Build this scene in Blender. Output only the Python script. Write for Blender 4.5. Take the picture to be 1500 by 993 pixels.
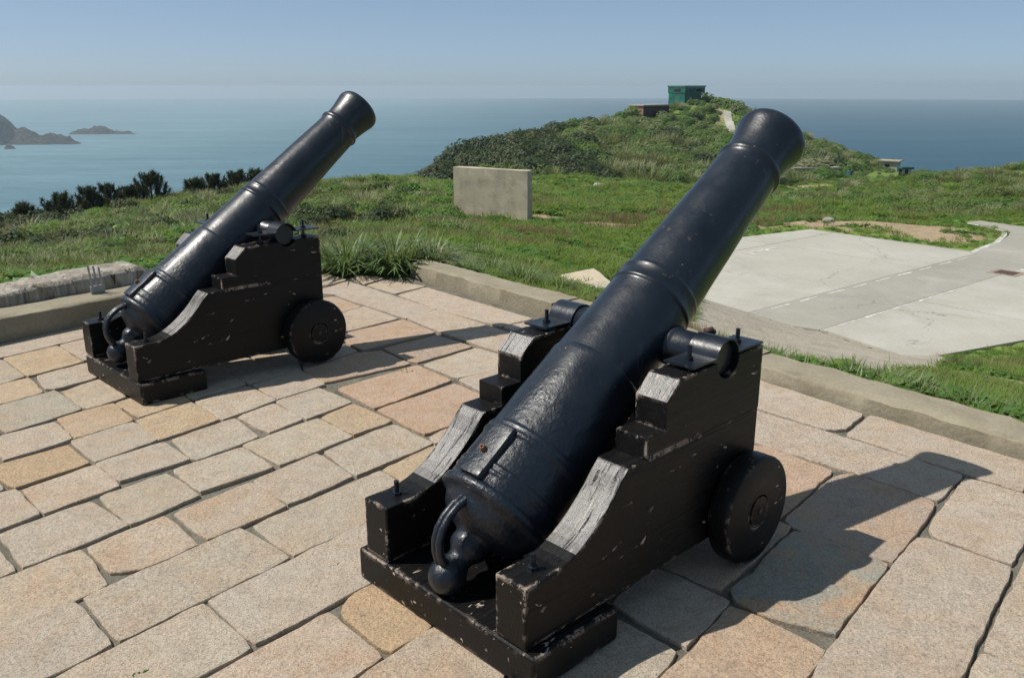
import bpy, bmesh, math, random
import numpy as np
from mathutils import Vector, Matrix, noise

R = math.radians
sc = bpy.context.scene
for o in list(bpy.data.objects):
    bpy.data.objects.remove(o)
random.seed(7)
rng = np.random.default_rng(11)

# ------------------------------------------------------------------ camera, sky, sun, exposure
EYE = 1.6
cam_data = bpy.data.cameras.new('camera')
cam_data.sensor_width = 36.0
cam_data.sensor_fit = 'HORIZONTAL'
cam_data.lens = 29.82
cam_data.clip_start = 0.05
cam_data.clip_end = 30000
cam = bpy.data.objects.new('camera', cam_data)
cam.location = (0, 0, EYE)
cam.rotation_euler = (R(90 - 16.4985), 0, 0)
sc.collection.objects.link(cam)
sc.camera = cam

SUN_EL, SUN_AZ = 56.0, 0.0        # the light travels towards +x (azimuth of travel)
world = bpy.data.worlds.new('World')
sc.world = world
world.use_nodes = True
wn = world.node_tree
sky = wn.nodes.new('ShaderNodeTexSky')
sky.sky_type = 'NISHITA'
sky.sun_disc = False
sky.sun_elevation = R(SUN_EL)
sky.sun_rotation = R(-90 - SUN_AZ)
sky.altitude = 1500
sky.air_density = 0.5
sky.dust_density = 2.5
sky.ozone_density = 1.0
bg = wn.nodes['Background']
bg.inputs['Strength'].default_value = 0.105
veil = wn.nodes.new('ShaderNodeMix')            # thin even high haze over the whole sky
veil.data_type = 'RGBA'
veil.inputs[0].default_value = 0.42
veil.inputs[7].default_value = (2.65, 3.75, 4.55, 1)
wn.links.new(sky.outputs[0], veil.inputs[6])
wn.links.new(veil.outputs[2], bg.inputs['Color'])

sd = bpy.data.lights.new('sun', 'SUN')
sd.energy = 4.6
sd.angle = R(0.53)
sd.color = (1.0, 0.95, 0.87)
sun = bpy.data.objects.new('sun', sd)
sdir = Vector((math.cos(R(SUN_EL)) * math.cos(R(SUN_AZ)), math.cos(R(SUN_EL)) * math.sin(R(SUN_AZ)), -math.sin(R(SUN_EL))))
sun.rotation_euler = sdir.to_track_quat('-Z', 'Y').to_euler()
sun.location = (-6, 0, 12)
sc.collection.objects.link(sun)

vs = sc.view_settings
vs.view_transform = 'Standard'
vs.look = 'None'
vs.exposure = 0.20
vs.gamma = 1.0
sc.cycles.use_denoising = True
sc.cycles.max_bounces = 8
sc.cycles.volume_bounces = 0

# ------------------------------------------------------------------ helpers
class Mat:
    def __init__(s, name):
        s.m = bpy.data.materials.new(name)
        s.m.use_nodes = True
        s.t = s.m.node_tree
        s.b = s.t.nodes['Principled BSDF']
        s.out = s.t.nodes['Material Output']
    def put(s, sock, v):
        if isinstance(v, bpy.types.NodeSocket):
            s.t.links.new(v, sock)
        else:
            if isinstance(v, (tuple, list)) and len(v) == 3 and sock.type == 'RGBA':
                v = (*v, 1)
            sock.default_value = v
    def n(s, typ, ins=None, out=0, **props):
        nd = s.t.nodes.new('ShaderNode' + typ)
        for k, v in props.items():
            setattr(nd, k, v)
        for k, v in (ins or {}).items():
            s.put(nd.inputs[k], v)
        return nd.outputs[out]
    def set(s, **kw):
        for k, v in kw.items():
            s.put(s.b.inputs[k.replace('_', ' ')], v)
        return s
    def pos(s):
        return s.n('NewGeometry')
    def obj(s):
        return s.n('TexCoord', out=3)
    def noise(s, vec, scale, detail=3, rough=0.55, dist=0.0, out=0):
        return s.n('TexNoise', {'Vector': vec, 'Scale': scale, 'Detail': detail, 'Roughness': rough, 'Distortion': dist}, out=out)
    def ramp(s, fac, lo, hi, a=0.0, b=1.0):
        return s.n('MapRange', {'Value': fac, 'From Min': lo, 'From Max': hi, 'To Min': a, 'To Max': b})
    def mix(s, fac, a, b, blend='MIX'):
        nd = s.t.nodes.new('ShaderNodeMix')
        nd.data_type = 'RGBA'
        nd.blend_type = blend
        nd.clamp_factor = True
        s.put(nd.inputs[0], fac); s.put(nd.inputs[6], a); s.put(nd.inputs[7], b)
        return nd.outputs[2]
    def math(s, op, a, b=0.0, clamp=False):
        nd = s.t.nodes.new('ShaderNodeMath')
        nd.operation = op
        nd.use_clamp = clamp
        s.put(nd.inputs[0], a); s.put(nd.inputs[1], b)
        return nd.outputs[0]
    def mapping(s, vec, scale, rot=(0, 0, 0)):
        return s.n('Mapping', {'Vector': vec, 'Scale': scale, 'Rotation': rot})
    def bump(s, h, strength, dist, normal=None):
        ins = {'Height': h, 'Strength': strength, 'Distance': dist}
        if normal is not None:
            ins['Normal'] = normal
        return s.n('Bump', ins)

def link_obj(name, me, parent=None, mat=None):
    o = bpy.data.objects.new(name, me)
    sc.collection.objects.link(o)
    if parent is not None:
        o.parent = parent
    if mat is not None and me is not None:
        for mm in (mat if isinstance(mat, (list, tuple)) else [mat]):
            me.materials.append(mm)
    return o

def from_bm(name, bm, parent=None, mat=None, smooth=None):
    me = bpy.data.meshes.new(name)
    bm.normal_update()
    bm.to_mesh(me)
    bm.free()
    if smooth is not None:
        me.shade_smooth()
        if smooth < 180:
            me.set_sharp_from_angle(angle=R(smooth))
    return link_obj(name, me, parent, mat)

def from_data(name, v, f, parent=None, mat=None, smooth=None):
    me = bpy.data.meshes.new(name)
    me.from_pydata([tuple(map(float, p)) for p in v], [], f)
    me.update()
    if smooth is not None:
        me.shade_smooth()
        if smooth < 180:
            me.set_sharp_from_angle(angle=R(smooth))
    return link_obj(name, me, parent, mat)

def empty(name, loc=(0, 0, 0), rz=0.0):
    o = bpy.data.objects.new(name, None)
    o.location = loc
    o.rotation_euler = (0, 0, rz)
    o.empty_display_size = 0.2
    sc.collection.objects.link(o)
    return o

def tag(o, label=None, cat=None, group=None, kind=None):
    if label: o['label'] = label
    if cat: o['category'] = cat
    if group: o['group'] = group
    if kind: o['kind'] = kind
    return o

def bm_box(bm, x0, x1, y0, y1, z0, z1, mtx=None):
    r = bmesh.ops.create_cube(bm, size=1.0)
    m = Matrix.Translation(((x0 + x1) / 2, (y0 + y1) / 2, (z0 + z1) / 2)) @ Matrix.Diagonal((x1 - x0, y1 - y0, z1 - z0, 1))
    if mtx is not None:
        m = mtx @ m
    bmesh.ops.transform(bm, matrix=m, verts=r['verts'])
    return r['verts']

def bm_bevel(bm, off, seg=2, angle=30, skip=None):
    ed = [e for e in bm.edges if len(e.link_faces) == 2 and e.calc_face_angle(0) > R(angle) and not (skip and skip(e))]
    bmesh.ops.bevel(bm, geom=ed, offset=off, segments=seg, affect='EDGES', profile=0.5, clamp_overlap=True)

def box_obj(name, x0, x1, y0, y1, z0, z1, parent=None, mat=None, bev=0.0, mtx=None):
    bm = bmesh.new()
    bm_box(bm, x0, x1, y0, y1, z0, z1, mtx)
    if bev:
        bm_bevel(bm, bev)
    return from_bm(name, bm, parent, mat)

def lathe_data(profile, seg, origin, axis, up, closed_ends=True):
    """profile: list of (s, r) along the axis; returns verts and faces."""
    axis = Vector(axis).normalized(); up = Vector(up).normalized(); side = axis.cross(up)
    o = Vector(origin)
    v, f = [], []
    for s_, r_ in profile:
        for k in range(seg):
            a = 2 * math.pi * k / seg
            v.append(o + axis * s_ + (up * math.cos(a) + side * math.sin(a)) * max(r_, 1e-4))
    n = len(profile)
    for i in range(n - 1):
        for k in range(seg):
            a, b = i * seg + k, i * seg + (k + 1) % seg
            f.append((a, b, b + seg, a + seg))
    return v, f

def tube(bm, path, rad, seg=10, squash=None):
    """tube along a polyline with per-point radius"""
    pts = [Vector(p) for p in path]
    rings = []
    ref = Vector((0, 1, 0))
    for i, p in enumerate(pts):
        t = (pts[min(i + 1, len(pts) - 1)] - pts[max(i - 1, 0)]).normalized()
        a = ref - t * ref.dot(t)
        if a.length < 1e-3:
            a = Vector((1, 0, 0)) - t * t.x
        a.normalize(); b = t.cross(a)
        r_ = rad[i] if isinstance(rad, (list, tuple)) else rad
        rings.append([bm.verts.new(p + (a * math.cos(2 * math.pi * k / seg) + b * math.sin(2 * math.pi * k / seg)) * r_) for k in range(seg)])
    for i in range(len(rings) - 1):
        for k in range(seg):
            bm.faces.new((rings[i][k], rings[i][(k + 1) % seg], rings[i + 1][(k + 1) % seg], rings[i + 1][k]))
    bm.faces.new(rings[0][::-1]); bm.faces.new(rings[-1])

def in_poly(x, y, poly):
    x = np.asarray(x); y = np.asarray(y)
    c = np.zeros(x.shape, bool)
    n = len(poly)
    for i in range(n):
        x0, y0 = poly[i]; x1, y1 = poly[(i + 1) % n]
        if y0 == y1:
            continue
        c ^= ((y0 > y) != (y1 > y)) & (x < (x1 - x0) * (y - y0) / (y1 - y0) + x0)
    return c

def seg_dist(x, y, poly, closed=True):
    d = np.full(np.shape(x), 1e9)
    n = len(poly)
    for i in range(n if closed else n - 1):
        a = np.array(poly[i]); b = np.array(poly[(i + 1) % n]); ab = b - a
        t = np.clip(((x - a[0]) * ab[0] + (y - a[1]) * ab[1]) / (ab @ ab), 0, 1)
        d = np.minimum(d, np.hypot(x - a[0] - t * ab[0], y - a[1] - t * ab[1]))
    return d

def nz(p, scale, seed=0.0):
    return noise.noise(Vector(p) * scale + Vector((seed, seed * 1.7, -seed)))

# ------------------------------------------------------------------ materials
def m_stone():
    M = Mat('granite_paving')
    P = M.pos()
    oi = M.t.nodes.new('ShaderNodeObjectInfo')
    base = oi.outputs['Color']; stain = oi.outputs['Alpha']; rnd = oi.outputs['Random']
    off = M.n('VectorMath', {0: P, 1: M.n('CombineXYZ', {'X': M.math('MULTIPLY', rnd, 37.0), 'Y': M.math('MULTIPLY', rnd, 11.0)})}, operation='ADD')
    big = M.noise(off, 5.0, 4, 0.6, 0.6)
    mid = M.noise(off, 24.0, 4, 0.6)
    rust = M.mix(M.ramp(mid, .35, .65), (0.42, 0.20, 0.09), (0.45, 0.29, 0.14))
    sf = M.math('MULTIPLY', M.ramp(big, .42, .66), M.math('ADD', stain, .10), True)
    c = M.mix(sf, base, rust)
    g = M.noise(P, 190.0, 3, 0.75)
    c = M.mix(M.ramp(g, .32, .66, 0.0, 1.0), M.mix(0.40, c, (0.14, 0.12, 0.10), 'MIX'), M.mix(0.33, c, (0.74, 0.66, 0.54)))
    vo = M.n('TexVoronoi', {'Vector': P, 'Scale': 230.0}, out=0)
    c = M.mix(M.ramp(vo, .10, .20, .45, 0.0), c, (0.035, 0.03, 0.028))
    dirt = M.ramp(M.noise(P, 9.0, 5, .65), .52, .8, 0, .28)
    c = M.mix(dirt, c, (0.17, 0.14, 0.115))
    c = M.mix(M.ramp(M.noise(off, 13.0, 7, .72, .5), .46, .72, 0, .42), c, (0.215, 0.17, 0.13))
    c = M.mix(M.ramp(M.noise(P, 60.0, 4, .7), .60, .72, 0, .5), c, (0.12, 0.10, 0.085))
    h1 = M.noise(P, 40.0, 5, 0.66)
    pit = M.ramp(M.noise(P, 85.0, 4, .7), .30, .46)
    b = M.bump(h1, .55, 0.016)
    b = M.bump(pit, .6, 0.006, b)
    b = M.bump(M.noise(P, 260.0, 3, .7), 0.7, 0.005, b)
    M.set(Base_Color=c, Roughness=0.88, Normal=b)
    M.b.inputs['Specular IOR Level'].default_value = .25
    return M.m

def m_concrete(name, col, col2, scale=3.0, bump=.4, fine=80.0, bdist=.008):
    M = Mat(name)
    P = M.pos()
    a = M.noise(P, scale, 6, .62, .4)
    c = M.mix(M.ramp(a, .3, .7), col, col2)
    c = M.mix(M.ramp(M.noise(P, fine, 3, .6), .35, .75, 0, .35), c, tuple(x * .55 for x in col))
    c = M.mix(M.ramp(M.noise(P, scale * .35, 4, .6), .55, .75, 0, .4), c, tuple(x * .62 for x in col2))
    b = M.bump(M.noise(P, fine * .5, 5, .6), bump, bdist)
    M.set(Base_Color=c, Roughness=.9, Normal=b)
    M.b.inputs['Specular IOR Level'].default_value = .2
    return M.m

def m_iron(name='black_iron_paint'):
    M = Mat(name)
    P = M.obj()
    big = M.noise(P, 7.0, 4, .6)
    c = M.mix(M.ramp(big, .35, .7), (0.0045, 0.008, 0.014), (0.011, 0.016, 0.025))
    rs = M.math('MULTIPLY', M.ramp(M.noise(P, 24.0, 6, .75), .66, .69), M.ramp(M.noise(P, 3.4, 3, .5), .50, .60))
    rc = M.mix(M.ramp(M.noise(P, 90, 2), .4, .6), (0.12, 0.055, 0.035), (0.27, 0.21, 0.17))
    c = M.mix(rs, c, rc)
    sp = M.math('MULTIPLY', M.ramp(M.noise(P, 30.0, 5, .7), .685, .71), M.ramp(M.noise(P, 5.5, 2), .46, .56))
    c = M.mix(sp, c, (0.22, 0.20, 0.18))
    run = M.math('MULTIPLY', M.ramp(M.noise(M.mapping(P, (30, 30, 6)), 1.0, 5, .7), .60, .66), M.ramp(M.noise(P, 5.0, 3), .50, .62))
    c = M.mix(run, c, (0.055, 0.045, 0.040))
    h = M.noise(P, 40.0, 4, .6)
    h2 = M.noise(P, 150.0, 3, .55)
    lump = M.noise(P, 13.0, 3, .5)
    px = M.n('SeparateXYZ', {0: P}, out=0)
    cast = M.math('MULTIPLY', M.ramp(px, .62, .34), M.ramp(M.noise(P, 6.0, 3), .30, .62, .35, 1))
    pits = M.math('MULTIPLY', M.noise(P, 52.0, 5, .62), cast)          # rougher casting towards the breech
    b = M.bump(lump, .16, .006)
    b = M.bump(pits, .9, .0060, b)
    b = M.bump(h, .42, .0026, b)
    b = M.bump(h2, .42, .0011, b)
    rough = M.math('ADD', M.ramp(M.noise(P, 9.0, 5, .65), .3, .7, .25, .46), M.math('MULTIPLY', rs, .4))
    M.set(Base_Color=c, Roughness=rough, Normal=b)
    M.b.inputs['Specular IOR Level'].default_value = .42
    M.b.inputs['Coat Weight'].default_value = .14
    M.b.inputs['Coat Roughness'].default_value = .22
    return M.m

def edge_mask(M, rad=.012):
    bev = M.t.nodes.new('ShaderNodeBevel')
    bev.samples = 4
    bev.inputs['Radius'].default_value = rad
    geo = M.t.nodes.new('ShaderNodeNewGeometry')
    d = M.n('VectorMath', {0: bev.outputs[0], 1: geo.outputs['Normal']}, out=1, operation='DOT_PRODUCT')
    return M.ramp(d, .93, .985, 1.0, 0.0)

def m_wood(name='black_painted_wood', chips=.65):
    M = Mat(name)
    P = M.obj()
    gr = M.mapping(P, (3.0, 30.0, 30.0))
    grain = M.noise(gr, 3.0, 5, .65, .8)
    c = M.mix(M.ramp(grain, .35, .65), (0.0032, 0.0032, 0.0035), (0.0080, 0.0075, 0.0075))
    st = M.mapping(P, (9.0, 22.0, 22.0))
    ch = M.ramp(M.noise(st, 1.35, 5, .62, .4), chips, chips + .02)
    em = M.math('MULTIPLY', edge_mask(M, .02), M.math('MULTIPLY', M.ramp(M.noise(P, 22, 5, .75), .49, .52), M.ramp(M.noise(P, 5.0, 3, .6), .46, .54)))
    msk = M.math('MAXIMUM', M.math('MULTIPLY', ch, M.ramp(M.noise(P, 5.0, 2), .42, .55)), em)
    wc = M.mix(M.ramp(M.noise(P, 60, 3), .35, .65), (0.34, 0.25, 0.19), (0.50, 0.42, 0.35))
    c = M.mix(msk, c, wc)
    cr = M.ramp(M.noise(M.mapping(P, (1.2, 60.0, 60.0)), 1.0, 3, .6, .3), .30, .36)
    b = M.bump(grain, .35, .003)
    b = M.bump(cr, .4, .003, b)
    b = M.bump(msk, .6, -.0015, b)
    b = M.bump(M.noise(P, 110, 3), .25, .001, b)
    M.set(Base_Color=c, Roughness=M.math('ADD', M.ramp(grain, .3, .7, .34, .5), M.math('MULTIPLY', msk, .35)), Normal=b)
    M.b.inputs['Specular IOR Level'].default_value = .22
    return M.m

def m_worn():
    M = Mat('weathered_black_wood')
    P = M.obj()
    gr = M.mapping(P, (9.0, 90.0, 9.0))
    g1 = M.noise(gr, 1.3, 7, .75, .7)
    c = M.mix(M.ramp(g1, .38, .66), (0.070, 0.066, 0.064), (0.20, 0.188, 0.175))
    ch = M.ramp(M.noise(M.mapping(P, (16, 30, 16)), 1.0, 6, .7, .5), .60, .64)
    c = M.mix(ch, c, (0.28, 0.235, 0.20))
    crack = M.ramp(M.noise(M.mapping(P, (5.0, 48.0, 5.0)), 1.0, 5, .65, 1.2), .385, .42)
    c = M.mix(crack, (0.008, 0.007, 0.007), c)
    b = M.bump(g1, .6, .005)
    b = M.bump(crack, .8, .006, b)
    b = M.bump(M.noise(P, 120, 4, .7), .5, .002, b)
    M.set(Base_Color=c, Roughness=M.ramp(g1, .3, .7, .24, .42), Normal=b)
    M.b.inputs['Specular IOR Level'].default_value = .6
    return M.m

def m_plain(name, col, rough=.7, metal=0.0, var=.25, scale=12.0, bump=.2, spec=.3):
    M = Mat(name)
    P = M.obj()
    a = M.noise(P, scale, 5, .6)
    c = M.mix(M.ramp(a, .3, .7), tuple(x * (1 - var) for x in col), tuple(min(1, x * (1 + var)) for x in col))
    b = M.bump(M.noise(P, scale * 6, 4), bump, .006)
    M.set(Base_Color=c, Roughness=rough, Metallic=metal, Normal=b)
    M.b.inputs['Specular IOR Level'].default_value = spec
    return M.m

def m_leaf(name, a, b, c3, rough=.55, trans=.3, hue_scale=.15, straw=0.0):
    """foliage: colour varies from plant to plant and from place to place"""
    M = Mat(name)
    oi = M.t.nodes.new('ShaderNodeObjectInfo')
    r1 = oi.outputs['Random']
    P = M.pos()
    n1 = M.noise(P, hue_scale, 4, .6)
    col = M.mix(M.ramp(n1, .36, .62), a, b)
    col = M.mix(M.ramp(r1, .55, 1.0, 0, .9), col, c3)
    col = M.mix(M.ramp(M.noise(P, .16, 5, .65), .50, .62, 0, straw), col, (0.205, 0.185, 0.085))
    col = M.mix(M.ramp(M.noise(P, 6.0, 2), .3, .7, 0, .4), col, tuple(x * .55 for x in a))
    M.set(Base_Color=col, Roughness=rough)
    M.b.inputs['Specular IOR Level'].default_value = .3
    tr = M.n('BsdfTranslucent', {'Color': M.mix(.5, col, (0.25, 0.30, 0.04))})
    mx = M.n('MixShader', {0: trans, 1: M.b.outputs[0], 2: tr})
    M.t.links.new(mx, M.out.inputs[0])
    return M.m

STONE = m_stone()
IRON = m_iron()
WOOD = m_wood()
WORN = m_worn()
KERB = m_concrete('kerb_concrete', (0.235, 0.205, 0.145), (0.32, 0.285, 0.21), 4.0, .5, 60.0, .012)
CONC = m_concrete('pad_concrete', (0.36, 0.345, 0.295), (0.43, 0.415, 0.36), .55, .15, 30.0)
def aged(m, wear):
    """cracks, tyre marks and damp patches in a poured slab"""
    M = Mat.__new__(Mat); M.m = m; M.t = m.node_tree; M.b = M.t.nodes['Principled BSDF']; M.out = M.t.nodes['Material Output']
    P = M.pos()
    base = M.b.inputs['Base Color'].links[0].from_socket
    wob = M.n('VectorMath', {0: P, 1: M.n('VectorMath', {0: M.noise(P, .8, 4, .6, 0, 1), 1: (1.6, 1.6, 0)}, operation='MULTIPLY')}, operation='ADD')
    ed = M.n('TexVoronoi', {'Vector': wob, 'Scale': .16}, out=0, feature='DISTANCE_TO_EDGE')
    crack = M.math('MULTIPLY', M.ramp(ed, .0, .0035, wear, 0), M.ramp(M.noise(P, .4, 3), .42, .55))
    c = M.mix(crack, base, (0.09, 0.085, 0.075))
    ty = M.noise(M.mapping(P, (.9, .10, 1), (0, 0, -.9)), 1.0, 5, .65, .3)
    c = M.mix(M.ramp(ty, .55, .72, 0, .35), c, (0.22, 0.21, 0.185))
    c = M.mix(M.ramp(M.noise(P, .22, 5, .7), .52, .64, 0, .30), c, (0.50, 0.49, 0.45))
    M.put(M.b.inputs['Base Color'], c)
    return m
CONC = aged(CONC, .6)
ROADC = m_concrete('road_concrete', (0.29, 0.275, 0.235), (0.35, 0.335, 0.29), .5, .15, 30.0)
ROADC = aged(ROADC, .7)
MORTAR = m_concrete('joint_mortar', (0.10, 0.095, 0.075), (0.20, 0.185, 0.15), 9.0, .8, 70.0, .02)

# ------------------------------------------------------------------ terrain
CTRL = np.array([(-4.63,7.50,-0.10),(-4.87,9.00,-0.29),(-4.72,10.50,-0.47),(-4.76,13.00,-0.75),(-6.75,11.00,-0.62),(-8.99,17.00,-1.48),(-13.39,22.00,-2.21),(-23.00,38.00,-4.23),(-20.55,38.00,-4.23),(-19.01,40.00,-4.28),(-18.01,44.00,-4.29),(-16.13,48.00,-4.29),(-15.38,55.00,-4.80),(-11.14,25.00,-2.62),(-10.17,28.00,-2.67),(-1.94,9.50,-0.31),(-1.70,11.00,-0.48),(-1.16,13.00,-0.75),(-4.44,22.00,-1.84),(-4.89,32.00,-2.88),(-2.25,31.00,-3.01),(0.60,29.80,-3.02),(-15.09,70.00,-6.37),(-11.37,75.00,-6.64),(-6.16,70.00,-6.41),(-13.22,50.00,-4.69),(-0.47,11.50,-0.71),(0.09,11.00,-0.75),(0.69,10.50,-0.80),(1.17,13.00,-1.18),(1.96,16.00,-1.55),(1.75,24.00,-2.53),(3.75,31.00,-3.23),(1.99,50.00,-4.99),(-2.65,66.00,-6.32),(7.19,60.00,-5.82),(10.01,50.00,-4.98),(6.27,31.00,-3.48),(-3.41,85.00,-7.72),(6.99,88.00,-8.04),(15.03,90.00,-8.11),(23.39,95.00,-8.04),(-11.48,96.00,-8.49),(-7.52,105.00,-8.44),(-2.83,118.00,-8.02),(2.99,128.00,-7.04),(9.50,135.00,-6.16),(16.61,142.00,-4.61),(22.86,147.00,-3.26),(27.50,151.00,-1.57),(32.96,152.00,-1.02),(37.31,150.00,-2.78),(39.72,150.00,-3.68),(8.52,108.00,-7.52),(13.23,112.00,-6.99),(19.79,120.00,-6.21),(25.44,130.00,-5.36),(30.81,136.00,-4.64),(26.94,118.00,-6.98),(20.93,106.00,-7.34),(45.27,152.00,-6.98),(51.47,152.00,-9.31),(60.23,152.00,-12.60),(63.55,148.00,-13.85),(62.78,136.00,-13.02),(31.81,100.00,-9.01),(36.19,100.00,-9.00),(41.03,118.00,-8.33),(24.27,76.00,-7.48),(31.87,80.00,-7.32),(20.83,52.00,-5.23),(52.31,120.00,-9.61),(41.68,92.00,-7.86),(39.04,78.00,-6.29),(38.84,72.00,-5.34),(39.22,66.00,-4.45),(27.70,55.00,-5.18),(28.75,48.00,-4.12),(23.59,42.00,-4.08),(16.38,37.00,-3.85),(12.69,35.00,-3.70),(12.23,40.00,-4.24),(21.73,36.00,-3.64),(-3.60,6.20,0.05),(-4.50,5.00,0.00),(-5.00,3.50,0.00),(-4.60,7.00,-0.10),(-3.20,7.20,0.00),(-2.20,7.90,-0.02),(-1.20,8.00,-0.05),(-0.40,7.90,-0.10),(0.50,6.90,-0.15),(1.30,6.00,-0.20),(2.00,5.20,-0.20),(2.80,4.40,-0.20),(3.60,3.40,-0.20),(-4.60,1.00,0.00),(-3.00,-3.00,0.00),(3.00,-3.00,-0.10),(4.60,1.00,-0.25),(8.00,3.00,-1.20),(9.00,9.00,-2.20),(5.00,9.50,-1.40),(3.20,7.40,-0.80),(3.40,11.00,-1.90),(6.20,13.20,-2.60),(10.00,-8.00,-1.50),(-10.00,-8.00,-0.50),(14.00,0.00,-2.50),(-12.00,2.00,-1.20),(0.00,-15.00,-0.50),(0.00,-30.00,-2.00),(30.00,-10.00,-4.00),(-30.00,-10.00,-5.00),(-14.00,12.00,-2.20),(-25.00,10.00,-4.50),(-22.00,30.00,-6.00),(10.00,22.00,-3.02),(16.00,18.00,-3.02),(12.00,16.00,-3.00),(6.00,19.00,-3.02),(7.00,26.00,-3.02),(14.00,25.00,-3.02),(20.00,25.00,-3.02),(24.00,22.00,-3.10),(24.00,30.00,-3.00),(18.00,29.00,-3.02),(10.00,29.50,-2.90),(4.00,22.00,-2.95),(3.40,17.00,-2.60),(30.00,15.00,-3.60),(-45.00,35.00,-20.00),(-60.00,70.00,-76.00),(-40.00,60.00,-32.00),(-30.00,62.00,-26.00),(-20.00,80.00,-24.00),(-12.00,95.00,-30.00),(-35.00,100.00,-80.00),(-70.00,20.00,-60.00),(-80.00,-30.00,-70.00),(-20.00,125.00,-45.00),(-10.00,160.00,-60.00),(-40.00,170.00,-90.00),(10.00,190.00,-50.00),(30.00,200.00,-50.00),(0.00,210.00,-85.00),(40.00,240.00,-90.00),(80.00,230.00,-80.00),(75.00,190.00,-40.00),(100.00,190.00,-60.00),(110.00,150.00,-45.00),(66.00,160.00,-26.00),(85.00,130.00,-22.00),(80.00,90.00,-12.00),(70.00,65.00,-9.00),(60.00,45.00,-6.50),(110.00,90.00,-40.00),(120.00,50.00,-30.00),(130.00,10.00,-40.00),(90.00,0.00,-20.00),(60.00,15.00,-8.00),(60.00,-30.00,-14.00),(140.00,-40.00,-80.00),(0.00,-80.00,-40.00),(-60.00,-90.00,-80.00),(60.00,-100.00,-80.00),(160.00,100.00,-90.00),(140.00,200.00,-95.00),(-100.00,60.00,-95.00),(-90.00,120.00,-95.00)])
def rbf_solve(C, lam=.15):
    d = np.linalg.norm(C[:, None, :2] - C[None, :, :2], axis=-1); n = len(C)
    A = np.zeros((n + 3, n + 3)); A[:n, :n] = d - lam * np.diag(np.minimum(1, np.linalg.norm(C[:, :2], axis=1) / 30))
    P = np.c_[np.ones(n), C[:, :2]]; A[:n, n:] = P; A[n:, :n] = P.T
    return np.linalg.solve(A, np.r_[C[:, 2], 0, 0, 0])
SOL = rbf_solve(CTRL)
SEA_Z = -75.0
PLAT = [(-7.2, .55), (-3.35, 5.32), (-1.66, 7.40), (-.92, 7.37), (2.32, 3.53), (5.4, -.1), (5.4, -4), (-7.2, -4)]
PAD = [(4.6, 17.1), (4.3, 18.6), (5.2, 25.7), (10.1, 28.5), (13.4, 24.5), (15.0, 25.9), (16.1, 27.3), (16.6, 28.1), (16.5, 28.9),
       (16.2, 30.1), (16.8, 30.4), (17.7, 28.8), (20.5, 26.6), (32, 23.5), (32, 20.5), (14, 17.3), (9.7, 15.4), (7.1, 14.2), (6.2, 16.0)]
RAMP = [(4.75, 17.2), (6.2, 16.1), (7.1, 14.3), (4.9, 9.3), (3.7, 7.6), (2.6, 6.0), (1.9, 6.2), (1.6, 6.9), (2.9, 12.4), (3.9, 16)]
def height(x, y):
    x = np.atleast_1d(np.asarray(x, float)); y = np.atleast_1d(np.asarray(y, float))
    shp = x.shape; X = x.ravel(); Y = y.ravel(); out = np.empty(len(X))
    for i in range(0, len(X), 20000):
        a, b = X[i:i + 20000], Y[i:i + 20000]
        d = np.sqrt((a[:, None] - CTRL[:, 0]) ** 2 + (b[:, None] - CTRL[:, 1]) ** 2)
        z = d @ SOL[:len(CTRL)] + SOL[-3] + SOL[-2] * a + SOL[-1] * b
        dist = np.hypot(a, b)
        amp = np.clip((dist - 9) / 60, 0, 1)
        n = np.sin(a * .61 + 1.7 * np.sin(b * .43)) * np.sin(b * .53 + 1.3 * np.sin(a * .37)) + .5 * np.sin(a * 1.7 + b * .9) * np.sin(b * 1.9 - a * .6)
        z = z + n * (.02 + .28 * amp)
        out[i:i + 20000] = z
    out = out.reshape(shp)
    pd = seg_dist(x, y, PAD); ip = in_poly(x, y, PAD)
    w = np.where(ip, 1, np.clip(1 - pd / 1.6, 0, 1))
    out = out * (1 - w) + np.where(ip, -3.10, -2.988) * w
    out = np.where(in_poly(x, y, PLAT), -.55, out)
    return np.maximum(out, SEA_Z - 1.4)

def graded(lo, hi, f0, f1, fine, grow, mx):
    mid = list(np.arange(f0, f1 + 1e-6, fine)); up, dn = [], []
    s, p = fine, f1
    while p < hi:
        s = min(s * grow, mx); p += s; up.append(p)
    s, p = fine, f0
    while p > lo:
        s = min(s * grow, mx); p -= s; dn.append(p)
    return np.array(dn[::-1] + mid + up)
gx = graded(-110, 165, -7, 9, .25, 1.05, 3.0)
gy = graded(-110, 250, 0, 16, .25, 1.045, 3.0)
GX, GY = np.meshgrid(gx, gy)
GZ = height(GX, GY)
nxn, nyn = len(gx), len(gy)
tv = np.c_[GX.ravel(), GY.ravel(), GZ.ravel()]
idx = np.arange(nxn * nyn).reshape(nyn, nxn)
tf = np.stack([idx[:-1, :-1], idx[:-1, 1:], idx[1:, 1:], idx[1:, :-1]], -1).reshape(-1, 4)

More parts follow.
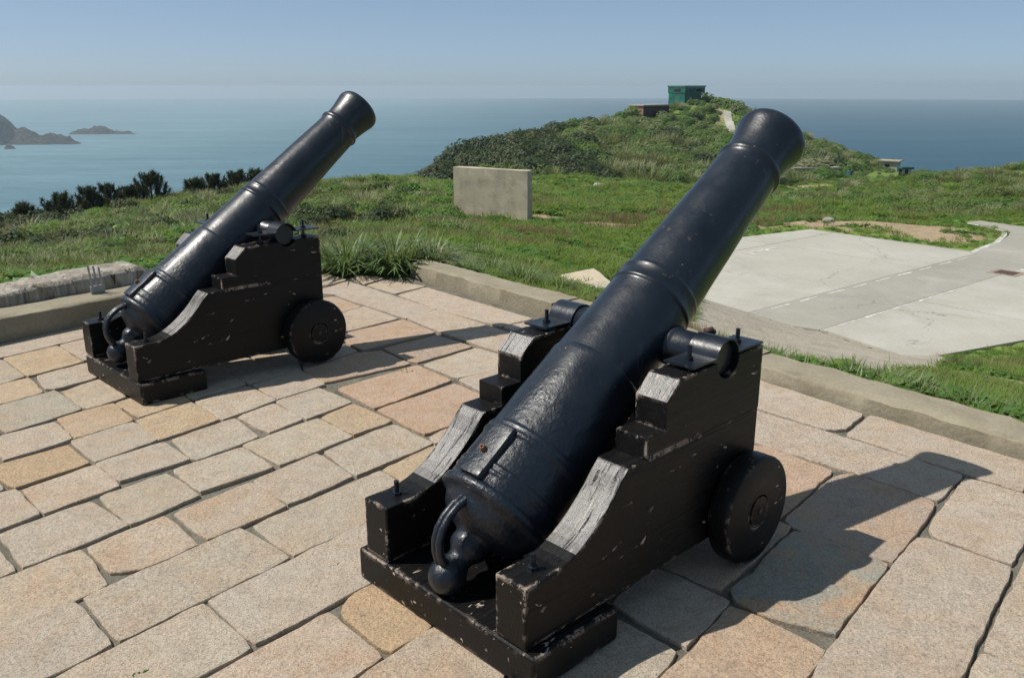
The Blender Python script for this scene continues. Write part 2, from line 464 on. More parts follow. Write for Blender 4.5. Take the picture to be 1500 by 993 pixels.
DIRT = [(1.5, 33.5, 2.2, .8), (3.8, 31, 1.6, .8), (2.7, 27.6, 1.3, .6), (9.0, 30.2, 3.2, 1.0), (12.6, 29.2, 2.6, 1.3), (13.9, 27.6, 1.5, 1.6), (6.6, 29.4, 2.0, .8),
        (4.5, 7.7, 1.0, .5), (6.5, 10.5, 1.3, 1.0), (8.6, 12.2, 1.4, .8), (24.2, 57.6, 2.2, .7), (20.8, 40.5, 1.6, .6), (20.2, 62.5, 2.2, 2.4), (23.5, 70, 2.0, 4.0), (28.5, 84, 3, 5),
        (34.6, 142, 1.0, 3.2), (33.2, 136.5, .7, 4.0), (33.0, 147.0, 2.2, 1.3)]
PATHS = [([(34.9, 142.0), (34.3, 138.4), (33.8, 133.4), (34.5, 128.0)], .85)]
def zones(x, y):
    d = np.zeros(np.shape(x))
    for cx, cy_, rx, ry in DIRT:
        q = ((x - cx) / rx) ** 2 + ((y - cy_) / ry) ** 2
        d = np.maximum(d, np.clip(1.1 - .75 * q, 0, 1) * 1.1)
    ramp = np.clip(np.where(in_poly(x, y, RAMP), 1, 1 - seg_dist(x, y, RAMP) / .35), 0, 1)
    return d, ramp
zd, zr = zones(tv[:, 0], tv[:, 1])
def m_ground():
    M = Mat('grassy_ground')
    P = M.pos()
    at = lambda nm: M.n('Attribute', out=2, attribute_name=nm)
    n1 = M.noise(P, .35, 6, .65)
    n2 = M.noise(P, 3.0, 5, .65)
    c = M.mix(M.ramp(n1, .35, .65), (0.095, 0.190, 0.028), (0.155, 0.225, 0.050))
    c = M.mix(M.ramp(n2, .48, .74, 0, .75), c, (0.165, 0.135, 0.075))
    c = M.mix(M.ramp(M.noise(P, 14, 4), .5, .8, 0, .5), c, (0.045, 0.065, 0.016))
    sand = M.mix(M.ramp(M.noise(P, 5, 5), .3, .7), (0.25, 0.185, 0.115), (0.37, 0.295, 0.20))
    df = M.ramp(M.math('MULTIPLY_ADD' if 0 else 'ADD', at('dirt'), M.math('MULTIPLY', M.math('SUBTRACT', M.noise(P, 1.1, 6, .75), .5), 3.4)), .38, .62)
    c = M.mix(df, c, sand)
    grav = M.mix(M.ramp(M.noise(P, 2.2, 6, .65), .3, .7), (0.31, 0.27, 0.21), (0.42, 0.385, 0.32))
    grav = M.mix(M.ramp(M.noise(P, 40, 3), .45, .75, 0, .5), grav, (0.15, 0.13, 0.10))
    rf = M.ramp(M.math('ADD', at('ramp'), M.math('MULTIPLY', M.math('SUBTRACT', M.noise(P, 3.0, 4, .6), .5), .8)), .45, .6)
    c = M.mix(rf, c, grav)
    b = M.bump(M.noise(P, 8.0, 5, .65), .7, .06)
    M.set(Base_Color=c, Roughness=.95, Normal=b)
    M.b.inputs['Specular IOR Level'].default_value = .1
    return M.m
GROUND = m_ground()
terrain = from_data('hillside', tv, tf.tolist(), None, GROUND, 180)
tag(terrain, kind='structure')
for nm, arr in (('dirt', zd), ('ramp', zr)):
    a = terrain.data.attributes.new(nm, 'FLOAT', 'POINT')
    a.data.foreach_set('value', arr.astype(np.float32))

# ------------------------------------------------------------------ sea
def m_sea():
    M = Mat('sea_water')
    P = M.pos()
    w1 = M.noise(M.mapping(P, (.10, .22, .1), (0, 0, .5)), 1.0, 6, .62, .3)
    w2 = M.noise(M.mapping(P, (.012, .03, .01), (0, 0, .3)), 1.0, 4, .6)
    sw = M.noise(M.mapping(P, (.0016, .006, .001), (0, 0, .12)), 1.0, 4, .6)
    c = M.mix(M.ramp(sw, .35, .65), (0.002, 0.050, 0.086), (0.003, 0.064, 0.102))
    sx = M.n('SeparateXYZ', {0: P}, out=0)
    glare = M.ramp(M.math('ADD', M.math('DIVIDE', sx, 520.0), M.math('MULTIPLY', M.noise(M.mapping(P, (.002, .004, .002)), 1.0, 4, .6), .9)), -.75, 1.25, 1, 0)
    c = M.mix(glare, c, (0.170, 0.285, 0.325))          # glare and haze on the sun side, put into the water colour
    st = M.noise(M.mapping(P, (.003, .022, .002), (0, 0, .10)), 1.0, 5, .7, .2)
    c = M.mix(M.ramp(st, .35, .68, .34, 0), c, (0.004, 0.045, 0.075))
    rp = M.noise(M.mapping(P, (.03, .10, .03), (0, 0, .35)), 1.0, 4, .7)
    c = M.mix(M.ramp(rp, .4, .62, .22, 0), c, (0.004, 0.05, 0.08))
    cap = M.ramp(M.noise(M.mapping(P, (.05, .12, .05)), 1.0, 4, .7), .80, .83)
    c = M.mix(cap, c, (0.7, 0.75, 0.75))
    b = M.bump(w2, .5, 4.0)
    b = M.bump(w1, .85, 1.3, b)
    M.set(Base_Color=c, Roughness=M.ramp(sw, .3, .7, .42, .55), Normal=b)
    M.b.inputs['IOR'].default_value = 1.33
    M.b.inputs['Specular IOR Level'].default_value = .22
    return M.m
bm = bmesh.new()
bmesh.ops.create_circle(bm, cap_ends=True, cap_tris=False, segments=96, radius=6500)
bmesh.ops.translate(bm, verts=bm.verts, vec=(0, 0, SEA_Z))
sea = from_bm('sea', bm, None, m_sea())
tag(sea, kind='structure')

# the air: one even volume over land and sea
hz = bpy.data.materials.new('sea_haze')
hz.use_nodes = True
hz.node_tree.nodes.remove(hz.node_tree.nodes['Principled BSDF'])
pv = hz.node_tree.nodes.new('ShaderNodeVolumePrincipled')
pv.inputs['Color'].default_value = (0.74, 0.90, 1.0, 1)
pv.inputs['Density'].default_value = 0.00024
pv.inputs['Anisotropy'].default_value = 0.25
hz.node_tree.links.new(pv.outputs[0], hz.node_tree.nodes['Material Output'].inputs['Volume'])
haze = box_obj('haze', -6700, 6700, -6700, 6700, SEA_Z - 3, 9.0, None, hz)
tag(haze, kind='stuff')

# ------------------------------------------------------------------ concrete pad and road below the platform
def clip(poly, nx_, ny_, c):
    """keep the side nx*x+ny*y <= c"""
    out = []
    for i in range(len(poly)):
        a, b = poly[i], poly[(i + 1) % len(poly)]
        da, db = nx_ * a[0] + ny_ * a[1] - c, nx_ * b[0] + ny_ * b[1] - c
        if da <= 0: out.append(a)
        if da * db < 0:
            t = da / (da - db); out.append((a[0] + t * (b[0] - a[0]), a[1] + t * (b[1] - a[1])))
    return out
def slab(name, poly, z0, z1, parent, mat):
    a = sum(poly[i][0] * poly[(i + 1) % len(poly)][1] - poly[(i + 1) % len(poly)][0] * poly[i][1] for i in range(len(poly)))
    if a < 0: poly = poly[::-1]
    n = len(poly)
    v = [(x, y, z1) for x, y in poly] + [(x, y, z0) for x, y in poly]
    f = [tuple(range(n)), tuple(range(2 * n - 1, n - 1, -1))] + [(i, n + i, n + (i + 1) % n, (i + 1) % n) for i in range(n)]
    return from_data(name, v, f, parent, mat)
pad = slab('concrete_pad', PAD, -3.4, -3.03, None, MORTAR)
tag(pad, kind='structure')
du = Vector((7.5, 6.0)).normalized(); dn_ = Vector((-du.y, du.x))     # along and across the road
cl1 = dn_.x * 5.4 + dn_.y * 17.75                                     # the road's two edges
cl2 = dn_.x * 6.25 + dn_.y * 16.25
G_ = .012
DCUT = 25.6
left = clip(clip(PAD, -dn_.x, -dn_.y, -cl1 - G_), du.x, du.y, DCUT - G_)
panels = []
def split(poly, d, c):
    return clip(poly, d[0], d[1], c - G_), clip(poly, -d[0], -d[1], -c - G_)
a_, b_ = split(left, dn_, cl1 + 4.6)
for q_ in (a_, b_):
    c_, d_ = split(q_, du, du.x * 9.0 + du.y * 24.4)
    panels += [c_, d_]
right = clip(PAD, dn_.x, dn_.y, cl2 - G_)
a_, b_ = split(right, du, du.x * 10.0 + du.y * 17.4)
c_, d_ = split(b_, dn_, cl2 - 3.6)
panels += [a_, c_, d_]
for q_ in panels:
    if len(q_) >= 3:
        slab('concrete_slab', q_, -3.25, -2.98, pad, CONC)
def two_polys(name, ps, z0, z1, mat):
    v, f = [], []
    for poly in ps:
        a = sum(poly[i][0] * poly[(i + 1) % len(poly)][1] - poly[(i + 1) % len(poly)][0] * poly[i][1] for i in range(len(poly)))
        if a < 0: poly = poly[::-1]
        n, o = len(poly), len(v)
        v += [(x, y, z1) for x, y in poly] + [(x, y, z0) for x, y in poly]
        f += [tuple(o + i for i in range(n))] + [(o + i, o + n + i, o + n + (i + 1) % n, o + (i + 1) % n) for i in range(n)]
    return from_data(name, v, f, None, mat)
ra = clip(clip(PAD, -dn_.x, -dn_.y, -cl2), dn_.x, dn_.y, cl1)
rb_ = clip(clip(PAD, -dn_.x, -dn_.y, -cl1), -du.x, -du.y, -DCUT)
road = two_polys('access_road', [ra, rb_], -3.25, -2.98, ROADC)
tag(road, kind='structure')
PAINT = Mat('worn_white_paint')
_p = PAINT.pos()
PAINT.set(Base_Color=PAINT.mix(PAINT.ramp(PAINT.noise(_p, 4.5, 6, .8), .36, .50), (0.70, 0.70, 0.68), (0.40, 0.385, 0.34)), Roughness=.8)
PAINT = PAINT.m
def strip(name, pts, w, z, parent, mat):
    v, f = [], []
    for i, p in enumerate(pts):
        a = Vector(pts[max(i - 1, 0)]); b = Vector(pts[min(i + 1, len(pts) - 1)]); t = (b - a).normalized(); n = Vector((-t.y, t.x)) * w / 2
        v += [(p[0] + n.x, p[1] + n.y, z), (p[0] - n.x, p[1] - n.y, z)]
    f = [(2 * i, 2 * i + 1, 2 * i + 3, 2 * i + 2) for i in range(len(pts) - 1)]
    return from_data(name, v, f, parent, mat)
for base, n_, skip in (((5.6, 17.75), 9, ()), ((6.5, 16.35), 9, (5, 6))):
    for k in range(n_):
        if k in skip: continue
        p0 = Vector(base) + du * (k * 1.08)
        strip('painted_dash', [tuple(p0), tuple(p0 + du * .55), tuple(p0 + du * random.uniform(.62, .8))], .065, -2.976, road, PAINT)
strip('painted_edge_line', [(13.30, 24.2), (13.75, 24.75), (15.0, 26.0), (15.95, 27.3), (16.35, 28.05), (16.28, 28.8), (16.05, 29.8)], .16, -2.975, road, PAINT)
for k in range(3):
    p0 = Vector((6.85, 24.1)) + du * (k * .42)
    strip('painted_mark', [tuple(p0 - dn_ * .25), tuple(p0 + dn_ * .25)], .12, -2.975, pad, PAINT)
strip('painted_mark', [(6.75, 24.15), (7.9, 25.05)], .1, -2.974, pad, PAINT)
cover = empty('drain_cover', (12.75, 21.45, -2.98), math.atan2(du.y, du.x))
tag(cover, 'rusty square drain cover set in the pale concrete pad', 'drain cover')
RUST = m_plain('rusty_iron', (0.17, 0.085, 0.05), .8, 0, .4, 20, .4)
box_obj('frame', -.36, .36, -.36, .36, -.02, .008, cover, m_plain('weathered_frame', (0.27, 0.21, 0.16), .85), 0)
box_obj('lid', -.24, .24, -.24, .24, .0, .014, cover, m_plain('dark_rust', (0.075, 0.05, 0.038), .8), .003)

# ------------------------------------------------------------------ gun platform: bed and paving stones
bed = slab('paved_platform', [(x, y) for x, y in PLAT], -.6, -.017, None, MORTAR)
tag(bed, kind='structure')
COL = dict(g=(0.432, 0.364, 0.279, 0.3), p=(0.459, 0.376, 0.290, 0.3), q=(0.465, 0.364, 0.266, 0.55), y=(0.465, 0.335, 0.193, 0.5), Y=(0.438, 0.283, 0.131, 0.5), o=(0.427, 0.290, 0.202, 0.9),
           O=(0.470, 0.301, 0.207, 0.85), n=(0.372, 0.343, 0.266, 0.3), N=(0.247, 0.254, 0.207, 1), r=(0.361, 0.264, 0.207, 0.6), Q=(0.465, 0.321, 0.207, 0.5))
STONES = [
    ('p',-3.231,4.893,-3.169,5.017,-2.960,5.299,-2.844,5.460,-3.027,5.741,-3.410,5.191),
    ('p',-2.620,4.937,-2.587,4.950,-2.825,5.421,-2.931,5.269),
    ('y',-2.807,4.659,-2.622,4.923,-2.950,5.262,-3.145,4.998),
    ('g',-2.962,4.383,-2.890,4.520,-2.823,4.651,-3.130,4.956,-3.146,4.962,-3.257,4.867),
    ('y',-2.779,4.085,-2.701,4.194,-2.572,4.374,-2.779,4.615,-2.876,4.496,-2.935,4.340),
    ('p',-2.588,4.434,-2.534,4.425,-2.390,4.621,-2.574,4.896,-2.755,4.651),
    ('n',-2.453,3.812,-2.243,4.131,-2.524,4.412,-2.740,4.114),
    ('q',-2.242,4.145,-2.209,4.136,-2.089,4.311,-2.374,4.612,-2.478,4.396),
    ('y',-1.889,4.006,-1.722,4.263,-1.933,4.454,-2.098,4.217),
    ('y',-2.084,3.746,-1.905,3.969,-2.111,4.212,-2.296,3.991),
    ('p',-2.284,3.495,-2.095,3.741,-2.286,3.945,-2.472,3.753),
    ('p',-1.863,3.478,-1.686,3.726,-1.897,3.950,-2.088,3.713),
    ('y',-1.680,3.728,-1.474,3.984,-1.705,4.232,-1.890,3.977),
    ('p',-1.461,3.988,-1.265,4.264,-1.483,4.489,-1.693,4.242),
    ('g',-1.715,4.271,-1.501,4.512,-1.684,4.729,-1.900,4.492),
    ('g',-1.490,4.522,-1.257,4.787,-1.371,5.101,-1.664,4.742),
    ('p',-1.257,4.279,-1.051,4.507,-1.250,4.756,-1.463,4.501),
    ('o',-1.063,4.543,-0.620,4.890,-0.829,5.148,-0.971,5.112,-1.235,4.775),
    ('g',-1.037,3.984,-0.849,4.224,-1.015,4.390,-1.072,4.445,-1.254,4.239),
    ('p',-1.175,3.805,-1.054,3.980,-1.258,4.198,-1.387,4.007),
    ('g',-1.440,3.518,-1.418,3.508,-1.216,3.763,-1.405,4.007,-1.620,3.734),
    ('g',-1.024,3.432,-0.762,3.761,-0.981,3.995,-1.252,3.654),
    ('y',-0.761,3.782,-0.603,3.951,-0.838,4.194,-0.961,4.005),
    ('g',-1.290,3.185,-1.049,3.422,-1.253,3.635,-1.482,3.393),
    ('g',-0.900,3.077,-0.681,3.333,-0.890,3.566,-1.101,3.292),
    ('g',-0.672,3.337,-0.371,3.681,-0.590,3.918,-0.863,3.582),
    ('q',-1.127,2.800,-0.903,3.057,-1.106,3.269,-1.326,2.993),
    ('g',-1.189,2.202,-0.792,2.679,-1.033,2.890,-1.406,2.427),
    ('g',-0.781,2.686,-0.383,3.138,-0.573,3.385,-0.986,2.899),
    ('y',-0.400,3.204,-0.208,3.468,-0.360,3.662,-0.562,3.396),
    ('q',-1.605,2.194,-1.364,2.510,-1.568,2.738,-1.783,2.489),
    ('q',-1.389,2.584,-1.284,2.606,-1.150,2.768,-1.363,2.990,-1.548,2.747),
    ('g',-1.434,1.910,-1.319,2.028,-1.202,2.183,-1.425,2.404,-1.598,2.182),
    ('g',-1.071,1.839,-0.777,2.164,-1.001,2.393,-1.296,2.030),
    ('g',-0.770,2.187,-0.439,2.559,-0.546,2.928,-0.674,2.784,-0.989,2.409),
    ('q',-0.706,1.762,-0.379,2.122,-0.583,2.345,-0.934,1.949),
    ('Y',-0.388,2.161,-0.354,2.145,-0.251,2.269,-0.469,2.504,-0.535,2.419,-0.542,2.340),
    ('q',-0.380,1.795,-0.094,1.881,-0.019,2.049,-0.240,2.264,-0.436,2.028),
    ('Y',-2.184,3.301,-2.080,3.228,-1.889,3.473,-2.082,3.670,-2.282,3.438),
    ('g',-1.667,3.285,-1.448,3.506,-1.645,3.704,-1.854,3.466),
    ('q',-1.840,3.001,-1.649,3.244,-1.850,3.451,-2.031,3.202),
    ('p',-1.982,2.820,-1.852,2.996,-2.069,3.210,-2.178,3.100),
    ('g',-1.708,2.610,-1.468,2.910,-1.712,3.110,-1.923,2.846),
    ('g',-1.538,2.984,-1.463,2.914,-1.281,3.157,-1.498,3.361,-1.686,3.141),
    ('p',-1.792,2.505,-1.747,2.547,-1.721,2.586,-1.849,2.722,-1.944,2.756),
    ('p',-2.169,3.130,-2.111,3.198,-2.162,3.252,-2.248,3.261),
    ('p',-2.012,7.190,-1.573,7.001,-1.441,7.221,-1.674,7.476,-2.151,7.716),
    ('p',-1.257,7.055,-1.124,7.262,-1.136,7.307,-1.359,7.408,-1.420,7.238),
    ('p',-0.944,6.719,-0.730,6.985,-1.106,7.223,-1.228,7.018),
    ('p',-1.428,6.654,-0.772,5.937,-0.570,6.197,-1.415,7.150,-1.620,6.768),
    ('o',-1.276,6.100,-1.155,6.287,-1.437,6.616,-1.603,6.450),
    ('p',-1.219,5.608,-1.122,5.595,-0.824,5.918,-1.131,6.266,-1.371,5.878),
    ('o',-1.089,5.323,-0.955,5.168,-0.524,5.560,-0.781,5.892,-1.121,5.564),
    ('p',-0.477,5.554,-0.095,5.136,-0.025,5.036,0.027,5.506,-0.557,6.165,-0.758,5.930),
    ('p',-0.561,6.218,-0.083,5.722,0.149,5.915,-0.721,6.954,-0.925,6.685),
    ('p',0.362,5.198,0.563,5.465,0.168,5.877,-0.057,5.701),
    ('r',-0.620,4.936,-0.577,4.915,-0.259,5.249,-0.511,5.517,-0.827,5.208),
    ('p',-0.312,4.617,-0.024,4.845,0.009,4.980,-0.229,5.201,-0.532,4.859),
    ('p',-1.250,4.806,-0.986,5.139,-1.073,5.261,-1.261,4.975),
    ('O',-0.717,4.139,-0.348,4.581,-0.573,4.861,-0.963,4.444),
    ('O',-0.425,3.800,-0.099,4.088,-0.051,4.207,-0.322,4.515,-0.698,4.117),
    ('p',-0.173,4.398,-0.030,4.228,0.124,4.535,-0.086,4.785,-0.305,4.581),
    ('q',-0.362,3.684,-0.028,3.956,-0.099,4.069,-0.317,3.869,-0.398,3.755),
    ('p',1.025,4.449,1.533,3.853,1.636,3.860,1.797,4.054,1.452,4.524,1.268,4.826,1.122,4.919),
    ('p',2.115,3.190,2.331,3.437,1.830,4.033,1.610,3.779),
    ('p',0.916,3.925,1.129,3.726,1.479,3.381,1.724,3.109,1.946,3.349,1.589,3.769,1.257,4.124,1.004,4.350),
    ('O',0.728,3.306,1.037,2.961,1.397,3.389,1.181,3.659,1.106,3.665,0.931,3.837),
    ('r',1.056,2.946,1.067,2.892,1.337,2.645,1.635,2.986,1.700,3.087,1.468,3.352,1.380,3.318),
    ('N',0.825,2.571,0.729,2.468,0.726,2.412,0.802,2.326,0.987,2.235,1.321,2.632,1.104,2.857,1.060,2.862),
    ('r',0.465,2.697,0.586,2.557,0.689,2.465,1.059,2.890,1.005,2.943,0.748,3.111),
    ('g',0.517,2.175,0.709,2.408,0.499,2.617,0.326,2.398),
    ('g',0.146,2.211,0.097,2.024,0.273,1.861,0.404,2.024,0.489,2.150,0.337,2.309),
    ('Q',0.539,2.162,0.419,2.033,0.314,1.897,0.716,1.888,0.820,2.019,0.934,2.156,0.763,2.340,0.709,2.379),
    ('p',1.314,2.597,0.848,2.034,0.749,1.893,1.152,1.888,1.267,2.029,1.740,2.610,1.544,2.806,1.510,2.811),
    ('p',1.779,3.125,1.583,2.883,1.572,2.825,1.752,2.631,1.903,2.807,2.166,3.123,2.112,3.174,1.950,3.316),
    ('p',1.404,2.158,1.481,2.084,1.529,2.026,1.997,2.634,1.877,2.724),
    ('p',1.301,2.035,1.174,1.863,1.300,1.765,1.527,2.023,1.474,2.072,1.394,2.137,1.381,2.135),
    ('p',1.873,2.729,1.900,2.483,2.310,2.955,2.184,3.112)
]
def stone_mesh(name, pts, code, seed, hidden=False):
    rs = random.Random(seed)
    c = Vector((sum(p[0] for p in pts) / len(pts), sum(p[1] for p in pts) / len(pts)))
    ring = []
    step = .16 if hidden else .035
    n = len(pts)
    for i in range(n):
        a, b = Vector(pts[i]), Vector(pts[(i + 1) % n])
        L = (b - a).length
        m = max(1, int(L / step))
        nrm = Vector((b.y - a.y, a.x - b.x)).normalized() if L > 0 else Vector((0, 0))
        for k in range(m):
            p = a.lerp(b, k / m)
            j = nz((p.x, p.y, seed), 9.0, seed) * .007 + nz((p.x, p.y, seed), 38.0, seed) * .005
            # corners are knocked off a little
            dc = min((p - a).length, (b - p).length)
            j += .0065 - max(0, .014 - dc) * .35
            ring.append(p + nrm * j)
    dz = rs.uniform(-.004, .004); tx, ty = rs.uniform(-.006, .006), rs.uniform(-.006, .006)
    def top(p, d):
        return dz + (p.x - c.x) * tx + (p.y - c.y) * ty + d
    m = len(ring)
    v, f = [], []
    for inset, d, wob in ((0, -.06, 0), (0, -.0045, .0), (.0025, -.0008, .0006), (.012, 0, .0014)):
        for p in ring:
            di = (c - p); di = di.normalized() * min(inset, di.length * .5) if di.length > 0 else di
            q = p + di
            v.append((q.x - c.x, q.y - c.y, top(q, d) + nz((q.x, q.y, 3.0), 16.0, seed) * wob))
    for r_ in range(3):
        for k in range(m):
            f.append((r_ * m + k, r_ * m + (k + 1) % m, (r_ + 1) * m + (k + 1) % m, (r_ + 1) * m + k))
    f.append(tuple(range(3 * m, 4 * m)))
    o = from_data(name, v, f, bed, STONE)
    o.location = (c.x, c.y, 0)
    col = COL[code]
    k = rs.uniform(.93, 1.06)
    o.color = (min(1, col[0] * k * rs.uniform(.98, 1.02)), min(1, col[1] * k), min(1, col[2] * k * rs.uniform(.96, 1.04)), col[3])
    return o
polys = []
for i, s_ in enumerate(STONES):
    code, xy = s_[0], s_[1:]
    pts = [(xy[2 * k], xy[2 * k + 1]) for k in range(len(xy) // 2)]
    polys.append(pts)
    stone_mesh('paving_stone', pts, code, i + 1)
# the courses go on under the carriages and a little beyond
ca, sa = math.cos(R(45)), math.sin(R(45))
row = 0
for vi in np.arange(-6.0, 7.6, .36):
    row += 1
    u0 = -3.5 + (row % 2) * .27 + random.uniform(-.08, .08)
    while u0 < 8.5:
        w_ = random.uniform(.42, .66)
        rect = [(u0 + .01, vi + .01), (u0 + w_ - .01, vi + .01), (u0 + w_ - .01, vi + .35), (u0 + .01, vi + .35)]
        u0 += w_
        P_ = [(ca * a - sa * b, sa * a + ca * b) for a, b in rect]
        g = np.array([(rect[0][0] + (rect[1][0] - rect[0][0]) * s, rect[0][1] + (rect[2][1] - rect[0][1]) * t) for s in np.linspace(0, 1, 9) for t in np.linspace(0, 1, 7)])
        X = ca * g[:, 0] - sa * g[:, 1]; Y = sa * g[:, 0] + ca * g[:, 1]
        if not in_poly(X, Y, PLAT).all() or seg_dist(X, Y, PLAT).min() < .02: continue
        if Y.min() < .4 or abs(X).max() > 4.6: continue
        hit_ = np.zeros(len(X), bool)
        for q_ in polys:
            hit_ |= in_poly(X, Y, q_)
        fr = hit_.mean()
        if fr > .45: continue
        if fr > 0:                                                    # trim the filler where it meets a laid stone
            best = None
            for lo in np.linspace(0, 1, 9):
                for hi in np.linspace(0, 1, 9):
                    if hi - lo < .25: continue
                    for ax in (0, 1):
                        t_ = (g[:, ax] - rect[0][ax]) / (rect[2][ax] - rect[0][ax])
                        s_ = (t_ >= lo - 1e-6) & (t_ <= hi + 1e-6)
                        if not hit_[s_].any() and (best is None or hi - lo > best[0]):
                            best = (hi - lo, ax, lo, hi)
            if best is None: continue
            _, ax, lo, hi = best
            a0, a1 = rect[0][ax], rect[2][ax]
            n0, n1 = a0 + (a1 - a0) * lo, a0 + (a1 - a0) * hi
            rect = [(n0 if p[0] == rect[0][0] else n1, p[1]) for p in rect] if ax == 0 else [(p[0], n0 if p[1] == rect[0][1] else n1) for p in rect]
            P_ = [(ca * a - sa * b, sa * a + ca * b) for a, b in rect]
        polys.append(P_)
        stone_mesh('paving_stone', P_, random.choice('ggppq'), 500 + len(polys), True)

# ------------------------------------------------------------------ kerbs and low walls round the platform
def rough_bar(name, a, b, sect, parent, mat, seed, step=.05, amp=.008, chew=.0, sub=3):
    """a long block from a to b; sect(t) gives the cross-section as (offset outwards, z) points"""
    a, b = Vector(a), Vector(b); d = (b - a); L = d.length; d.normalize(); nrm = Vector((-d.y, d.x))
    n = max(2, int(L / step))
    v, f = [], []
    m = None
    for i in range(n + 1):
        t = i / n
        s_ = sect(t)
        dense = []
        for k in range(len(s_)):
            p, q = s_[k], s_[(k + 1) % len(s_)]
            for j in range(sub):
                dense.append((p[0] + (q[0] - p[0]) * j / sub, p[1] + (q[1] - p[1]) * j / sub, j == 0))
        m = len(dense)
        for o_, z_, corner in dense:
            p = a + d * (L * t) + nrm * o_
            w = Vector((p.x, p.y, z_))
            e = amp * (nz(w, 7, seed) + .6 * nz(w, 22, seed))
            if z_ > .02:
                c_ = chew * max(0, nz(w, 3.1, seed + 5) - .05) if corner else 0
                v.append((p.x + nrm.x * e, p.y + nrm.y * e, z_ + e * .6 - c_))
            else:
                v.append((p.x, p.y, z_))
    for i in range(n):
        for k in range(m):
            f.append((i * m + k, i * m + (k + 1) % m, (i + 1) * m + (k + 1) % m, (i + 1) * m + k))
    f.append(tuple(range(m))[::-1]); f.append(tuple(range(n * m, n * m + m)))
    me = from_data(name, v, f, parent, mat, 40)
    bm = bmesh.new(); bm.from_mesh(me.data); bmesh.ops.recalc_face_normals(bm, faces=bm.faces); bm.to_mesh(me.data); bm.free()
    me.data.shade_smooth(); me.data.set_sharp_from_angle(angle=R(45))
    return me
k0, k1 = Vector((-.95, 7.40)), Vector((4.7, .71))
def ksect(h0, h1, w0, w1):
    return lambda t: [(0.0, -.3), (.0, (h0 + (h1 - h0) * t) - .012), (.014, h0 + (h1 - h0) * t), (w0 + (w1 - w0) * t, h0 + (h1 - h0) * t - .004), (w0 + (w1 - w0) * t + .02, -.4)]
kerb = empty('platform_kerb', (0, 0, 0))
tag(kerb, 'low sandy concrete kerb running along the far right edge of the paved platform', 'kerb')
kd = (k1 - k0).normalized()
cuts = [0.0, 1.92, 3.55, 5.15, 8.6]
hs = [(.125, .112), (.108, .085), (.082, .068), (.066, .062)]
for i in range(4):
    a = k0 + kd * (cuts[i] + (.012 if i else 0)); b = k0 + kd * (cuts[i + 1] - .004)
    w0, w1 = (.22, .27) if i == 0 else (.27, .28)
    h0, h1 = hs[i]
    if i == 0:
        sect = lambda t: [(.0 + .07 * max(0, 1 - t * 5), -.3), (.0 + .05 * max(0, 1 - t * 5), .11 - .05 * max(0, 1 - t * 7)), (.014 + .05 * max(0, 1 - t * 5), .125 - .013 * t - .03 * max(0, 1 - t * 6)), (.22 + .05 * t, .121 - .013 * t), (.25 + .05 * t, -.4)]
    else:
        sect = ksect(h0, h1, w0, w1)
    rough_bar('kerb_stone', a, b, sect, kerb, KERB, 3.0 + i, .05, .010, .030)
w0_, w1_ = Vector((-6.6, 1.28)), Vector((-1.95, 7.04))
wall1 = rough_bar('low_concrete_wall', w0_, w1_, lambda t: [(0, -.3), (0, .15), (.012, .16), (.26, .165), (.26, -.3)], None, KERB, 12.0, .07, .006, .015)
tag(wall1, 'low flat-topped concrete ledge along the left edge of the platform', 'low wall')
M = Mat('streaked_old_masonry')
_p = M.pos()
st = M.noise(M.mapping(_p, (16, 16, 2.0)), 1.0, 6, .68, .8)
c = M.mix(M.ramp(st, .35, .65), (0.13, 0.11, 0.085), (0.44, 0.40, 0.34))
c = M.mix(M.ramp(M.noise(_p, 7, 5, .65), .52, .66, 0, .8), c, (0.30, 0.25, 0.16))
c = M.mix(M.ramp(M.noise(M.mapping(_p, (20, 20, 5)), 1.0, 4), .62, .68), c, (0.07, 0.055, 0.04))
M.set(Base_Color=c, Roughness=.95, Normal=M.bump(st, .9, .02, M.bump(M.noise(_p, 40, 5), .6, .01)))
OLDWALL = M.m
wd = (w1_ - w0_).normalized(); wn_ = Vector((-wd.y, wd.x))
def w2s(t):
    e = max(0, (t - .975) / .025)
    h = .262 + .012 * math.sin(t * 5 + .5) + .012 * nz((t * 75, 1, 0), 1.0, 3.0) + .03 * max(0, min(1, (t - .8) / .1)) - .20 * e ** 2
    return [(0, -.1), (.02, h - .03), (.05, h), (.30, h + .01), (.40, -.1)]
a_ = w0_ + wn_ * .275; b_ = a_ + wd * 6.5
wall2 = rough_bar('old_masonry_wall', a_, b_, w2s, None, OLDWALL, 21.0, .05, .007, .02, 4)
tag(wall2, 'weathered masonry wall with vertical streaks behind the flat concrete ledge', 'low wall')
# a bent metal fitting fixed to the old wall
STEEL = m_plain('dull_galvanised_steel', (0.30, 0.33, 0.34), .5, .6, .25, 14, .2, .5)
mb = empty('metal_post_fitting', (-3.015, 6.02, .163), math.atan2(wd.y, wd.x))
tag(mb, 'rusty grey metal fitting with three upright prongs on the low wall', 'metal fitting')
box_obj('base_plate', -.05, .05, -.012, .012, .0, .06, mb, STEEL, .003)
for k in range(3):
    bm = bmesh.new()
    tube(bm, [(-.036 + k * .036, .0, .05), (-.04 + k * .036, .002, .13), (-.046 + k * .037, .004, .215 - .012 * k)], .0075, 8)
    from_bm('prong', bm, mb, STEEL, 40)

# ------------------------------------------------------------------ the two cannons on their naval carriages
XT, HB = .9324, .118
CH_T, CH_Y = .12, .315          # cheek thickness and distance from the centre line
X3, X4, X5, XF = .51, .602, .666, 1.149
WX, WR, WY, WWD = 1.0475, .196, .4674, .088

